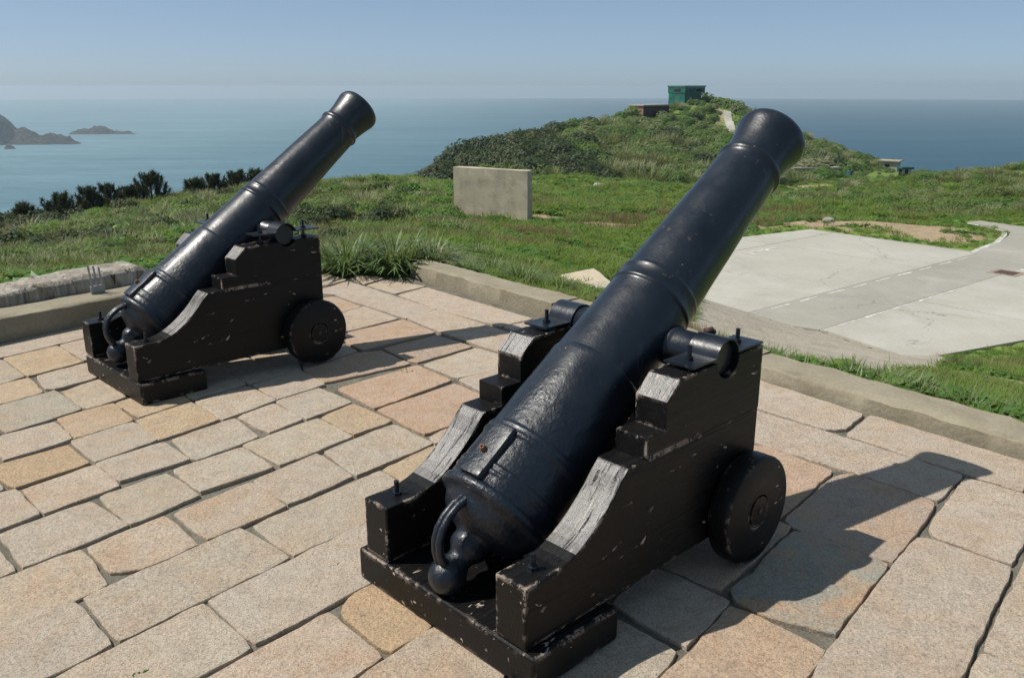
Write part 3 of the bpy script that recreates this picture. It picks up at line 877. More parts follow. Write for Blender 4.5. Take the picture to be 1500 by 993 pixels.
def extrude_profile(prof, y0, y1):
    bm = bmesh.new()
    a = [bm.verts.new((x, y0, z)) for x, z in prof]
    b = [bm.verts.new((x, y1, z)) for x, z in prof]
    n = len(prof)
    bm.faces.new(a); bm.faces.new(b[::-1])
    for i in range(n):
        bm.faces.new((a[i], b[i], b[(i + 1) % n], a[(i + 1) % n]))
    bmesh.ops.recalc_face_normals(bm, faces=bm.faces)
    return bm

def barrel_profile():
    P = []
    def add(s, r): P.append((s, r))
    # bore, lip, swell, neck
    add(.55, .052); add(.98, .054); add(1.022, .058); add(1.029, .085); add(1.030, .112); add(1.026, .127); add(1.017, .136); add(1.003, .1405)
    for s in np.linspace(.985, .835, 12):
        t = (s - .835) / .15
        add(float(s), .1195 + .0215 * t ** 1.55)
    add(.826, .1200); add(.822, .1265); add(.816, .1315); add(.808, .1325); add(.800, .1305); add(.796, .1270); add(.788, .1245)
    def body(s0, s1, r0, r1, n):
        for k in range(n):
            t = k / (n - 1); add(s0 + (s1 - s0) * t, r0 + (r1 - r0) * t)
    body(.780, .150, .1235, .1505, 14)
    add(.139, .1520); add(.136, .1570); add(.130, .1590); add(.124, .1570); add(.121, .1560); add(.080, .1575); add(.077, .1605); add(.071, .1620); add(.065, .1605); add(.062, .1570)
    body(.055, -.270, .1560, .1680, 9)
    add(-.276, .1685); add(-.279, .1725); add(-.284, .1740); add(-.300, .1738)
    body(-.310, -.620, .1738, .1815, 9)
    add(-.628, .1820); add(-.631, .1862); add(-.637, .1885); add(-.643, .1862); add(-.646, .1858); add(-.652, .1898); add(-.660, .1912); add(-.667, .1885); add(-.671, .1850)
    body(-.680, -.770, .1850, .1868, 4)
    add(-.775, .1870); add(-.778, .1905); add(-.784, .1915); add(-.789, .1892); add(-.796, .1892); add(-.800, .1915); add(-.806, .1918); add(-.811, .1880)
    body(-.818, -.842, .1875, .1880, 2)
    add(-.846, .1900); add(-.850, .1955); add(-.862, .1985); add(-.874, .1965); add(-.879, .1900)
    # breech: ogee down to the neck and knob
    for s, r in ((-.884, .178), (-.892, .166), (-.905, .158), (-.922, .148), (-.940, .128), (-.954, .100), (-.963, .078), (-.970, .066), (-.978, .062), (-.990, .064),
                 (-1.003, .063), (-1.015, .057), (-1.026, .047), (-1.036, .041), (-1.048, .040)):
        add(s, r)
    for k in range(1, 11):
        a = math.pi * (0.22 + .78 * k / 10)
        add(-1.102 + .060 * math.cos(a), .060 * math.sin(a))
    return P

def build_cannon(name, loc, rz, eps, z0, zt, capz, label, block, seed, near):
    root = empty(name, (*loc, 0.0), rz)
    tag(root, label, 'cannon', 'old cannons on the paved platform')
    e = R(eps)
    ax = Vector((math.cos(e), 0, math.sin(e))); up = Vector((-math.sin(e), 0, math.cos(e))); side = Vector((0, 1, 0))
    O = Vector((XT, 0, z0))
    # barrel
    seg = 96
    v, f = lathe_data(barrel_profile(), seg, O, ax, up)
    v2 = []
    for p in v:
        q = p - O; s_ = q.dot(ax); rad = q - ax * s_
        if rad.length > .03:
            w = nz(p, 9.0, seed) * .0016 + nz(p, 30.0, seed) * .0007
            p = p + rad.normalized() * w
        v2.append(p)
    n_ = len(v2)
    f.append(tuple(range(seg))[::-1])
    barrel = from_data('barrel', v2, f, root, IRON, 60)
    bm = bmesh.new(); bm.from_mesh(barrel.data); bmesh.ops.recalc_face_normals(bm, faces=bm.faces); bm.to_mesh(barrel.data); bm.free()
    barrel.data.shade_smooth(); barrel.data.set_sharp_from_angle(angle=R(62))
    # raised vent field on top of the breech, with the vent stub
    bm = bmesh.new()
    sec = 10
    rows = []
    for k in range(sec + 1):
        s_ = -.845 + k * (.19 / sec)
        h = .1875 - (s_ + .845) * .02
        hw = .042 + .003 * nz((s_, 0, seed), 18)
        tp = h + .016 + .0025 * nz((s_, 1, seed), 14)
        rows.append([bm.verts.new(O + ax * s_ + up * zz + side * yy) for yy, zz in ((-hw - .004, h - .014), (-hw, tp), (hw, tp), (hw + .004, h - .014))])
    for k in range(sec):
        for j in range(4):
            bm.faces.new((rows[k][j], rows[k][(j + 1) % 4], rows[k + 1][(j + 1) % 4], rows[k + 1][j]))
    bm.faces.new(rows[0]); bm.faces.new(rows[-1][::-1])
    bmesh.ops.recalc_face_normals(bm, faces=bm.faces)
    bm_bevel(bm, .003, 2)
    from_bm('vent_field', bm, barrel, IRON, 40)
    v, f = lathe_data([(0, .011), (.018, .0105), (.021, .009), (.021, .0045), (.008, .004), (.007, .0)], 14, O + ax * -.757 + up * .196 + side * .008, up, ax)
    from_data('vent_stub', v, f, barrel, RUST, 40)
    # breeching loop: a grooved iron strap from the breech to the knob
    path = [(.185, .425), (.150, .418), (.112, .408), (.075, .395), (.040, .372), (.014, .340), (.002, .305), (.002, .270), (.012, .238), (.030, .212)]
    dx, dz = (O - Vector((.9324, 0, .8179))).x, z0 - .8179
    bm = bmesh.new()
    for y_ in (-.0105, .0105):
        tube(bm, [(x + dx, y_ * .92, z + dz) for i, (x, z) in enumerate(path)], [.014, .0135, .013, .0125, .012, .012, .012, .0125, .0145, .017], 12)
    from_bm('breeching_loop', bm, barrel, IRON, 60)
    # trunnions
    for sgn in (1, -1):
        v, f = lathe_data([(.10, .071), (.166, .071), (.174, .067), (.183, .062), (.346, .060), (.350, .056), (.350, 0)], 32, (XT, 0, zt), (0, sgn, 0), (0, 0, 1))
        from_data('trunnion', v, f, barrel, IRON, 45)
    # cheeks: a lower and an upper plank each
    low = [(0, HB), (.045, HB - .0), (XF, HB), (XF, .528), (.426, .528)] + [(.40, .503), (.365, .462), (.330, .428), (.293, .396), (.262, .373), (.230, .353), (.200, .338), (.170, .326), (.138, .318), (.10, .314), (0, .313)]
    ztop = lambda x: .746 + (.758 - .746) * (x - X5) / (XF - X5)
    arc = []
    rn = .064
    for k in range(0, 25):
        a = -math.pi * 1.25 + (math.pi * 1.5) * k / 24
        x_, z_ = XT + rn * math.cos(a), zt + rn * math.sin(a)
        if z_ < ztop(x_) - .002: arc.append((x_, z_))
    if arc[0][0] > arc[-1][0]: arc = arc[::-1]
    upp = [(X3, .5292), (XF, .5292), (XF, ztop(XF) - .002)] + [(arc[-1][0] + .0005, ztop(arc[-1][0]))] + arc[::-1] + [(arc[0][0] - .0005, ztop(arc[0][0]))] + [(X5, .746), (X4, .687), (X4, .597), (X3, .597)]
    for sgn in (1, -1):
        yc = sgn * CH_Y
        cheek = empty('cheek', (0, 0, 0)); cheek.parent = root
        for nm, prof in (('lower_plank', low), ('upper_plank', upp)):
            bm = extrude_profile(prof, yc - CH_T / 2, yc + CH_T / 2)
            bm_bevel(bm, .006 if near else .004, 2, 22, lambda e_: all(.5275 < q_.co.z < .5297 and q_.co.x > .505 for q_ in e_.verts) or (all(abs(q_.co.z - .528) < .0006 for q_ in e_.verts) and max(q_.co.x for q_ in e_.verts) > 1.0))
            o = from_bm(nm, bm, cheek, [WOOD, WORN])
            for p in o.data.polygons:
                nrm = p.normal; cx, cz = p.center.x, p.center.z
                if nm == 'lower_plank' and nrm.z > .3 and nrm.x < -.35 and .19 < cx < .45: p.material_index = 1
                if nm == 'upper_plank' and nrm.z > .4 and nrm.x < -.4 and p.area > .002: p.material_index = 1
        # iron strap over the trunnion with a flange and bolt each side
        bm = bmesh.new()
        y0, y1 = yc - .057, yc + .057
        rin, rout = .063, .0685
        pr_o, pr_i = [], []
        zf = capz
        for k in range(17):
            a = math.pi * k / 16
            zc = zt
            pr_o.append((XT + rout * math.cos(a), max(zf + .006, zc + rout * math.sin(a))))
            pr_i.append((XT + rin * math.cos(a), max(zf, zc + rin * math.sin(a))))
        prof = [(1.150, zf), (1.150, zf + .007)] + pr_o + [(.735, zf + .007), (.735, zf)] + pr_i[::-1]
        bmc = extrude_profile(prof, y0, y1)
        cap = from_bm('trunnion_cap', bmc, root, IRON, 35)
        for bx in (.795, 1.078):
            bm = bmesh.new()
            tube(bm, [(bx, yc, .70), (bx, yc, zf + .055)], .0075, 10)
            tube(bm, [(bx, yc, zf + .007), (bx, yc, zf + .018)], .015, 6)
            if capz > .78:
                tube(bm, [(bx, yc, ztop(bx) + .001), (bx, yc, ztop(bx) + .014)], .017, 6)
            from_bm('bolt', bm, cap, IRON, 40)
        bm = bmesh.new()
        tube(bm, [(.088, yc, .29), (.088, yc, .363)], .0085, 10)
        tube(bm, [(.088, yc, .3135), (.088, yc, .324)], .016, 6)
        from_bm('bolt', bm, root, IRON, 40)
    # rear bed block, axle beam, cross transom
    bx, byl, byr, bxf = block
    bm = bmesh.new(); bm_box(bm, bx, bxf, byr, byl, .003, HB - .002); bm_bevel(bm, .010, 2)
    from_bm('rear_block', bm, root, WOOD)
    bm = bmesh.new(); bm_box(bm, WX - .075, WX + .075, -.374, .374, .105, .285); bm_bevel(bm, .005)
    from_bm('axle_beam', bm, root, WOOD)
    bm = bmesh.new(); bm_box(bm, XF - .17, XF - .05, -.254, .254, .30, .50); bm_bevel(bm, .005)
    from_bm('front_transom', bm, root, WOOD)
    for sgn in (1, -1):
        prof = [(0, .0), (0, .10), (.004, .186), (.012, .194), (.020, WR), (WWD - .012, WR), (WWD - .004, .193), (WWD, .186), (WWD, .0605), (WWD - .010, .0595), (WWD - .010, .0555), (WWD + .003, .0545), (WWD + .004, .05), (WWD + .004, 0)]
        v, f = lathe_data(prof, 64, (WX, sgn * (WY - WWD), WR + .001), (0, sgn, 0), (0, 0, 1))
        wh = from_data('wheel', [(p[0] + .0015 * nz(p, 8, seed), p[1], p[2]) for p in v], f, root, WOOD, 35)
        v, f = lathe_data([(WWD + .0045, .0), (WWD + .0045, .012), (WWD + .008, .011), (WWD + .009, 0)][::-1], 8, (WX, sgn * (WY - WWD), WR + .001), (0, sgn, 0), (0, 0, 1))
        from_data('axle_pin', v, f, wh, IRON, 30)
    return root

c1 = build_cannon('ship_cannon', (-.2245, 2.2518), R(44.03), 35.74, .8179, .752, .7605,
                  'nearer and larger-looking black iron cannon with worn paint on its stepped wooden carriage', (-.008, .413, -.414, .358), 1.3, True)
c2 = build_cannon('ship_cannon', (-2.2198, 4.4541), R(45.1), 37.1, .8579, .785, .800,
                  'farther black iron cannon pointing out over the sea beside the left ledge', (-.008, .362, -.412, .355), 6.1, False)
# rusty fastening hanging by the near cannon's trunnion strap
bm = bmesh.new()
tube(bm, [(1.00, -.215, .745), (1.012, -.215, .785), (1.02, -.22, .80)], [.014, .018, .014], 8)
tube(bm, [(1.02, -.22, .795), (1.04, -.235, .80), (1.05, -.24, .79)], [.012, .014, .010], 8)
from_bm('rusty_fastening', bm, c1, m_plain('old_dark_fitting', (0.09, 0.06, 0.045), .5, .3, .5, 60, .4), 50)

# ------------------------------------------------------------------ things in the field and on the far hill
def gz(x, y):
    return float(height(x, y)[0])
def from_corner(name, label, cat, C, dirU, lenU, lenV, z0):
    rz = math.atan2(dirU[1], dirU[0])
    r = empty(name, (C[0], C[1], z0), rz)
    tag(r, label, cat)
    return r
M = Mat('stained_field_concrete')
_p = M.obj()
st = M.noise(M.mapping(_p, (3.2, 3.2, 1.4)), 1.0, 6, .7)
c = M.mix(M.ramp(st, .25, .75), (0.38, 0.325, 0.23), (0.49, 0.43, 0.315))
c = M.mix(M.ramp(M.noise(_p, 2.0, 5, .6), .5, .7, 0, .7), c, (0.24, 0.21, 0.155))
c = M.mix(M.ramp(M.noise(_p, 1.6, 6, .75), .60, .66, 0, .6), c, (0.55, 0.55, 0.53))
M.set(Base_Color=c, Roughness=.9, Normal=M.bump(M.noise(_p, 15, 5), .3, .02))
FIELDC = M.m
# free-standing concrete wall
u = Vector((2.7, -1.3)).normalized()
fw = from_corner('concrete_target_wall', 'free-standing grey concrete wall standing in the grass field', 'wall', (-2.12, 31.1), u, 3, .4, gz(-1, 30.6))
bm = bmesh.new(); bm_box(bm, 0, 2.95, 0, .42, -.6, 1.80)
for v_ in bm.verts:
    if v_.co.z > 1 and v_.co.x < .5: v_.co.z += .03
bmesh.ops.subdivide_edges(bm, edges=bm.edges, cuts=6, use_grid_fill=True)
for v_ in bm.verts: v_.co += Vector((nz(v_.co, 2.5, 1), nz(v_.co, 2.5, 2), nz(v_.co, 2.5, 3))) * .02
from_bm('wall_slab', bm, fw, FIELDC)
# loose slab lying in the grass and a pale boulder
bm = bmesh.new(); bm_box(bm, -.24, .24, -.36, .36, -.05, .05)
bmesh.ops.subdivide_edges(bm, edges=bm.edges, cuts=3, use_grid_fill=True)
for v_ in bm.verts: v_.co += Vector((nz(v_.co, 4, 1), nz(v_.co, 4, 2), nz(v_.co, 4, 3) * .4)) * .03
o = from_bm('broken_slab', bm, None, FIELDC); o.location = (.98, 10.6, gz(.98, 10.6) + .09); o.rotation_euler = (R(9), R(-7), R(20))
tag(o, 'broken concrete slab lying tilted in the grass behind the kerb', 'slab')
def rock(name, loc, s, seed, mat, label, cat, sub=3):
    bm = bmesh.new(); bmesh.ops.create_icosphere(bm, subdivisions=sub, radius=1)
    for v_ in bm.verts:
        k = 1 + .35 * nz(v_.co, 1.3, seed) + .18 * nz(v_.co, 3.1, seed) + .08 * nz(v_.co, 7, seed)
        v_.co = Vector((v_.co.x * s[0], v_.co.y * s[1], v_.co.z * s[2])) * k
    o = from_bm(name, bm, None, mat); o.location = loc
    return tag(o, label, cat)
GREYB0 = m_plain('grey_field_stone', (0.30, 0.28, 0.245), .9, 0, .3, 5, .5)
rock('boulder', (6.9, 67, gz(6.9, 67) + .12), (.55, .45, .30), 4, GREYB0, 'pale boulder at the foot of the scrub-covered hill', 'boulder')
rock('boulder', (11.2, 30.0, gz(11.2, 30) + .03), (.2, .17, .12), 9, GREYB0, 'small pale stone on the bare earth beyond the concrete pad', 'stone', 2)

RED = m_concrete('weathered_red_brick', (0.30, 0.13, 0.10), (0.42, 0.23, 0.19), 1.2, .4, 8.0, .05)
ROOF = m_plain('flat_roof_concrete', (0.33, 0.30, 0.25), .9, 0, .3, 1.0)
DARK = m_plain('dark_opening', (0.012, 0.012, 0.012), .9)
GREEN = Mat('emerald_camouflage_paint')
_p = GREEN.obj()
c = GREEN.mix(GREEN.ramp(GREEN.noise(_p, .9, 4, .6), .4, .6), (0.002, 0.075, 0.052), (0.004, 0.13, 0.088))
c = GREEN.mix(GREEN.ramp(GREEN.noise(_p, 1.1, 3, .6, 1.0), .56, .62), c, (0.002, 0.045, 0.035))
GREEN.set(Base_Color=c, Roughness=.7); GREEN = GREEN.m
GREYB = m_concrete('grey_render', (0.30, 0.285, 0.25), (0.42, 0.40, 0.36), .8, .3, 6.0, .04)
TEAL = m_plain('teal_paint', (0.018, 0.085, 0.092), .8)

# brick bunker
rb = from_corner('brick_bunker', 'low red brick bunker with flat roof on the hill, left of the green lookout', 'bunker', (20.77, 139.0), (4.8, 4.0), 6.2, 2.8, -3.6)
bm = bmesh.new(); bm_box(bm, 0, 6.2, 0, 2.9, -1.5, 2.35)
from_bm('wall', bm, rb, RED)
box_obj('shaded_side', .02, 6.18, -.06, -.003, -1.5, 2.34, rb, m_plain('painted_shade_wall', (0.055, 0.042, 0.036), .9, 0, .5, 1.5), 0)  # face turned from the sun: its shade is put into this dark brown
rf = box_obj('roof', -.2, 6.4, -.2, 3.1, 2.37, 2.58, rb, ROOF, .03)
d_ = box_obj('door', -.03, .05, 1.15, 1.75, .35, 1.85, rb, DARK)
box_obj('window', 2.2, 3.0, -.09, -.04, 1.0, 1.6, rb, DARK)
# green lookout
gl = from_corner('green_lookout_post', 'emerald green concrete lookout post on the hilltop', 'bunker', (28.8, 147.0), (3.4, 2.0), 4.0, 4.2, -1.3)
bm = bmesh.new(); bm_box(bm, 0, 3.6, 0, 4.1, -1.5, 2.0); from_bm('wall', bm, gl, GREEN)
box_obj('upper_wall', -.1, 4.3, -.12, 4.2, 2.0, 2.95, gl, GREEN, .02)
box_obj('roof', -.2, 4.45, -.2, 4.3, 2.97, 3.2, gl, GREEN, .03)
box_obj('window', -.15, -.05, 1.0, 2.6, 2.25, 2.65, gl, DARK)
box_obj('window', 1.0, 1.35, -.16, -.05, 1.0, 1.35, gl, GREYB)
box_obj('window', 2.4, 3.4, -.17, -.05, 2.25, 2.65, gl, DARK)
bm = bmesh.new(); tube(bm, [(.05, 3.9, 2.3), (.02, 2.4, .9), (.0, 1.2, -.2)], .12, 6); from_bm('stair_rail', bm, gl, GREEN, 40)
# grass-roofed bunker
ub = from_corner('earth_roofed_bunker', 'half-buried grey bunker with dark doorway and grass on its roof', 'bunker', (33.9, 103.0), (4.6, .6), 4.8, 3, -9.6)
bm = bmesh.new(); bm_box(bm, 0, 4.9, 0, 3, -1.5, 1.75); from_bm('wall', bm, ub, GREYB)
box_obj('roof', -.4, 5.6, -.35, 3.4, 1.78, 2.05, ub, ROOF, .03)
box_obj('doorway', 1.15, 1.95, -.04, .04, -.3, 1.6, ub, DARK)
box_obj('pale_panel', .15, 1.05, -.03, .02, -.2, 1.5, ub, CONC)
box_obj('wing_wall', -2.6, -.1, -.3, .2, -1.0, 1.45, ub, GREYB)
# small hut
hu = from_corner('small_hut', 'small flat-roofed grey hut standing against the blue sea', 'hut', (56.3, 126.0), (1.6, 2.0), 2.1, 2.5, -10.35)
for q_ in (0,):
    bm = bmesh.new(); bm_box(bm, 0, 1.5, 0, 2.5, -2, 1.52); from_bm('wall', bm, hu, GREYB)
box_obj('roof', -.35, 1.85, -.35, 2.85, 1.54, 1.72, hu, ROOF, .03)
box_obj('window', -.04, .04, 1.1, 1.75, .7, 1.15, hu, DARK)
# teal-topped posts
for k, (x, y, w_, lab) in enumerate(((45.2, 99.0, .72, 'dark post with a teal flat top in front of the small hut'), (38.6, 101.6, .38, 'squat teal drum in the scrub, nearest the earth-roofed bunker'), (40.0, 101.9, .36, 'squat teal drum in the scrub, second from the earth-roofed bunker'), (47.4, 97.6, .36, 'pale teal box among the bushes right of the small hut'))):
    z_ = gz(x, y)
    po = empty('teal_post', (x, y, z_)); tag(po, lab, 'post', 'teal painted posts in the scrub')
    h_ = 1.15 if k == 0 else .8
    if k == 0:
        box_obj('body', -w_ * .7, w_ * .7, -.5, .5, -.4, h_ - .25, po, DARK, .04)
        for sx in (-.55, .15): box_obj('side_panel', sx, sx + .3, -.54, -.5, .35, .95, po, GREYB, 0)
        box_obj('top', -w_, w_, -.7, .7, h_ - .25, h_, po, TEAL, .04)
    else:
        v, f = lathe_data([(-.4, 0), (-.4, w_), (h_ - .2, w_), (h_ - .15, w_ * .9), (h_ - .15, 0)], 16, (0, 0, 0), (0, 0, 1), (1, 0, 0))
        from_data('drum', v, f, po, TEAL, 40)
# footpath climbing the hill
pts = [(34.9, 142.4), (34.6, 140.2), (34.3, 138.4), (34.0, 136.0), (33.8, 133.4), (34.3, 130.5), (35.2, 127.5)]
v, f = [], []
fine = []
for i in range(len(pts) - 1):
    for k in range(5): fine.append(Vector(pts[i]).lerp(Vector(pts[i + 1]), k / 5))
for i, p in enumerate(fine):
    for s_ in (-.6, .6):
        v.append((p.x + s_, p.y, gz(p.x + s_, p.y) + .35))
    for s_ in (.65, -.65):
        v.append((p.x + s_, p.y, gz(p.x + s_, p.y) - .6))
for i in range(len(fine) - 1):
    for k in range(4):
        f.append((4 * i + k, 4 * i + (k + 1) % 4, 4 * i + 4 + (k + 1) % 4, 4 * i + 4 + k))
hp = from_data('hill_footpath', v, f, None, CONC); tag(hp, kind='structure')

# rocky islets out at sea
M = Mat('islet_rock')
_p = M.pos()
sl = M.n('SeparateXYZ', {0: M.n('NewGeometry', out=1)}, out=2)
c = M.mix(M.ramp(M.noise(M.mapping(_p, (.08, .08, .25)), 1.0, 6, .7), .35, .65), (0.020, 0.018, 0.016), (0.085, 0.074, 0.062))
c = M.mix(M.math('MULTIPLY', M.ramp(sl, .45, .8), M.ramp(M.noise(_p, .05, 4), .4, .55), True), c, (0.022, 0.034, 0.014))
M.set(Base_Color=c, Roughness=.95, Normal=M.bump(M.noise(_p, .12, 7, .7), 1.0, 8.0)); ISLE = M.m
def islet(peaks, seed, label, box, step):
    x0, x1, y0, y1 = box
    X, Y = np.meshgrid(np.arange(x0, x1 + .1, step), np.arange(y0, y1 + .1, step))
    Z = np.full(X.shape, -8.0)
    for cx, cy_, rx, ry, h in peaks:
        q = np.sqrt(((X - cx) / rx) ** 2 + ((Y - cy_) / ry) ** 2)
        Z = np.maximum(Z, h * (1 - q ** 1.6))
    v = []
    for a, b, z in zip(X.ravel(), Y.ravel(), Z.ravel()):
        k = nz((a, b, 0), .035, seed) * 7 + abs(nz((a, b, 3), .07, seed)) * -9 + abs(nz((a, b, 5), .2, seed)) * -5 + 3
        v.append((a, b, SEA_Z + max(z + k * min(1, max(0, (z + 6) / 14)), -1.0)))
    ny_, nx_ = X.shape
    I = np.arange(nx_ * ny_).reshape(ny_, nx_)
    f = np.stack([I[:-1, :-1], I[:-1, 1:], I[1:, 1:], I[1:, :-1]], -1).reshape(-1, 4).tolist()
    o = from_data('rocky_islet', v, f, None, ISLE)
    return tag(o, label, 'islet')
islet([(-738, 1235, 42, 60, 46), (-690, 1240, 40, 30, 19), (-660, 1235, 32, 22, 16), (-636, 1232, 22, 14, 8)], 2, 'larger rocky headland islet at the left edge of the sea', (-830, -605, 1160, 1320), 3.0)
islet([(-720, 1500, 38, 18, 12), (-683, 1502, 38, 12, 6.5), (-745, 1498, 16, 12, 7)], 5, 'low dark rocky islet alone on the sea, right of the headland', (-775, -630, 1470, 1530), 3.0)
islet([(-655, 1128, 7, 5, 4)], 8, 'tiny rock awash in front of the headland islet', (-668, -642, 1116, 1140), 1.5)

# ------------------------------------------------------------------ vegetation
GRASS = m_leaf('field_grass', (0.150, 0.275, 0.042), (0.215, 0.300, 0.066), (0.300, 0.300, 0.125), .6, .55, .4, .7)
LUSH = m_leaf('lush_leaves', (0.085, 0.205, 0.028), (0.125, 0.235, 0.040), (0.180, 0.255, 0.062), .45, .42, 1.2)
LONG = m_leaf('long_blades', (0.115, 0.185, 0.065), (0.150, 0.210, 0.080), (0.25, 0.27, 0.14), .45, .3, 1.0, .4)
DRY = m_leaf('dry_stalks', (0.22, 0.16, 0.08), (0.17, 0.14, 0.06), (0.28, 0.20, 0.12), .7, .3, 1.0)
SCRUB = m_leaf('hill_scrub', (0.070, 0.175, 0.032), (0.145, 0.235, 0.060), (0.275, 0.300, 0.155), .65, .46, .09, .35)
DARKL = m_leaf('dark_evergreen', (0.024, 0.048, 0.015), (0.042, 0.066, 0.020), (0.080, 0.088, 0.030), .6, .18, .1)
PLUME = m_leaf('pale_plumed_grass', (0.185, 0.220, 0.095), (0.255, 0.265, 0.135), (0.38, 0.36, 0.24), .7, .3, .12)
BROWNL = m_leaf('brown_scrub_leaves', (0.085, 0.072, 0.034), (0.120, 0.105, 0.045), (0.10, 0.12, 0.045), .7, .2, .3)
PINE = m_leaf('pine_needles', (0.014, 0.030, 0.013), (0.022, 0.040, 0.016), (0.035, 0.050, 0.020), .55, .12, .3)
BARK = m_plain('pine_bark', (0.09, 0.065, 0.045), .9, 0, .4, 8, .6)

def blades(n, spread, h, lean, w, seed, segs=3, droop=.5):
    r = random.Random(seed); v, f = [], []
    for _ in range(n):
        a = r.uniform(0, 6.283); d = spread * math.sqrt(r.random())
        x, y = d * math.cos(a), d * math.sin(a)
        b = a + r.uniform(-.9, .9); hh = h * r.uniform(.55, 1.1); ln = lean * r.uniform(.3, 1.2); ww = w * r.uniform(.7, 1.2)
        px, py = -math.sin(b) * ww, math.cos(b) * ww
        base = len(v)
        for k in range(segs + 1):
            t = k / segs
            o = ln * t ** 1.7
            z = hh * (t - droop * t * t * min(1, ln / max(hh, 1e-3)) * .6)
            cx, cy_ = x + math.cos(b) * o, y + math.sin(b) * o
            if k == segs:
                v.append((cx, cy_, z))
            else:
                s_ = 1 - .55 * t
                v += [(cx + px * s_, cy_ + py * s_, z), (cx - px * s_, cy_ - py * s_, z)]
        for k in range(segs - 1):
            q = base + 2 * k; f.append((q, q + 1, q + 3, q + 2))
        q = base + 2 * (segs - 1); f.append((q, q + 1, q + 2))
    return v, f
def leaf_ball(n, rad, flat, size, seed, shell=.55, lobes=0, aspect=1.7, lift=0.0, rough=.8):
    r = random.Random(seed); v, f = [], []
    cs = [(r.uniform(-.5, .5), r.uniform(-.5, .5), r.uniform(.1, .45), r.uniform(.45, .7)) for _ in range(lobes)] or [(0, 0, 0, 1)]
    for _ in range(n):
        cx, cy_, cz, cr = r.choice(cs)
        a = r.uniform(0, 6.283); u = r.uniform(-.15, 1); q = math.sqrt(max(0, 1 - u * u)); k = (shell + (1 - shell) * r.random() ** .6) * cr
        d = Vector((q * math.cos(a), q * math.sin(a), u))
        p = Vector((cx, cy_, cz)) + d * k
        p = Vector((p.x * rad, p.y * rad, max(-.05, p.z * rad * flat)))
        nrm = (d + Vector((r.uniform(-1, 1), r.uniform(-1, 1), r.uniform(-.6, 1))) * rough + Vector((0, 0, lift))).normalized()
        t = nrm.cross(Vector((r.uniform(-1, 1), r.uniform(-1, 1), r.uniform(-1, 1)))).normalized(); b = nrm.cross(t)
        s_ = size * r.uniform(.6, 1.25)
        q_ = len(v)
        v += [p - t * s_ * aspect * .5, p + b * s_ * .5, p + t * s_ * aspect * .5 + nrm * s_ * .15, p - b * s_ * .5]
        f.append((q_, q_ + 1, q_ + 2, q_ + 3))
    return v, f
def proto(name, vf, mat):
    me = bpy.data.meshes.new(name)
    me.from_pydata([tuple(p) for p in vf[0]], [], vf[1])
    me.materials.append(mat)
    return bpy.data.objects.new(name, me)          # never linked: only a source for the scatter

def scatter(name, pts, rot, scl, kinds, protos):
    """one mass of plants: every point carries one plant from the list"""
    me = bpy.data.meshes.new(name)
    me.vertices.add(len(pts))
    me.vertices.foreach_set('co', np.asarray(pts, np.float32).ravel())
    for nm, typ, arr in (('plant_rot', 'FLOAT_VECTOR', rot), ('plant_scale', 'FLOAT_VECTOR', scl)):
        a = me.attributes.new(nm, typ, 'POINT'); a.data.foreach_set('vector', np.asarray(arr, np.float32).ravel())
    a = me.attributes.new('plant_kind', 'INT', 'POINT'); a.data.foreach_set('value', np.asarray(kinds, np.int32))
    me.update()
    o = link_obj(name, me)
    ng = bpy.data.node_groups.new(name + '_scatter', 'GeometryNodeTree')
    ng.interface.new_socket('Geometry', in_out='INPUT', socket_type='NodeSocketGeometry')
    ng.interface.new_socket('Geometry', in_out='OUTPUT', socket_type='NodeSocketGeometry')
    gi = ng.nodes.new('NodeGroupInput'); go = ng.nodes.new('NodeGroupOutput'); jn = ng.nodes.new('GeometryNodeJoinGeometry')
    def attr(nm, t):
        n = ng.nodes.new('GeometryNodeInputNamedAttribute'); n.data_type = t; n.inputs['Name'].default_value = nm
        return n.outputs[0]
    ar, asc, ak = attr('plant_rot', 'FLOAT_VECTOR'), attr('plant_scale', 'FLOAT_VECTOR'), attr('plant_kind', 'INT')
    for k, p in enumerate(protos):
        ip = ng.nodes.new('GeometryNodeInstanceOnPoints'); oi = ng.nodes.new('GeometryNodeObjectInfo')
        oi.inputs['Object'].default_value = p
        oi.inputs['As Instance'].default_value = True
        cm = ng.nodes.new('FunctionNodeCompare'); cm.data_type = 'INT'; cm.operation = 'EQUAL'
        ng.links.new(ak, cm.inputs[2]); cm.inputs[3].default_value = k
        ng.links.new(gi.outputs[0], ip.inputs['Points']); ng.links.new(cm.outputs[0], ip.inputs['Selection'])
        ng.links.new(oi.outputs['Geometry'], ip.inputs['Instance'])
        ng.links.new(ar, ip.inputs['Rotation']); ng.links.new(asc, ip.inputs['Scale'])
        ng.links.new(ip.outputs[0], jn.inputs[0])
    ng.links.new(jn.outputs[0], go.inputs[0])
    md = o.modifiers.new('scatter', 'NODES'); md.node_group = ng
    return o

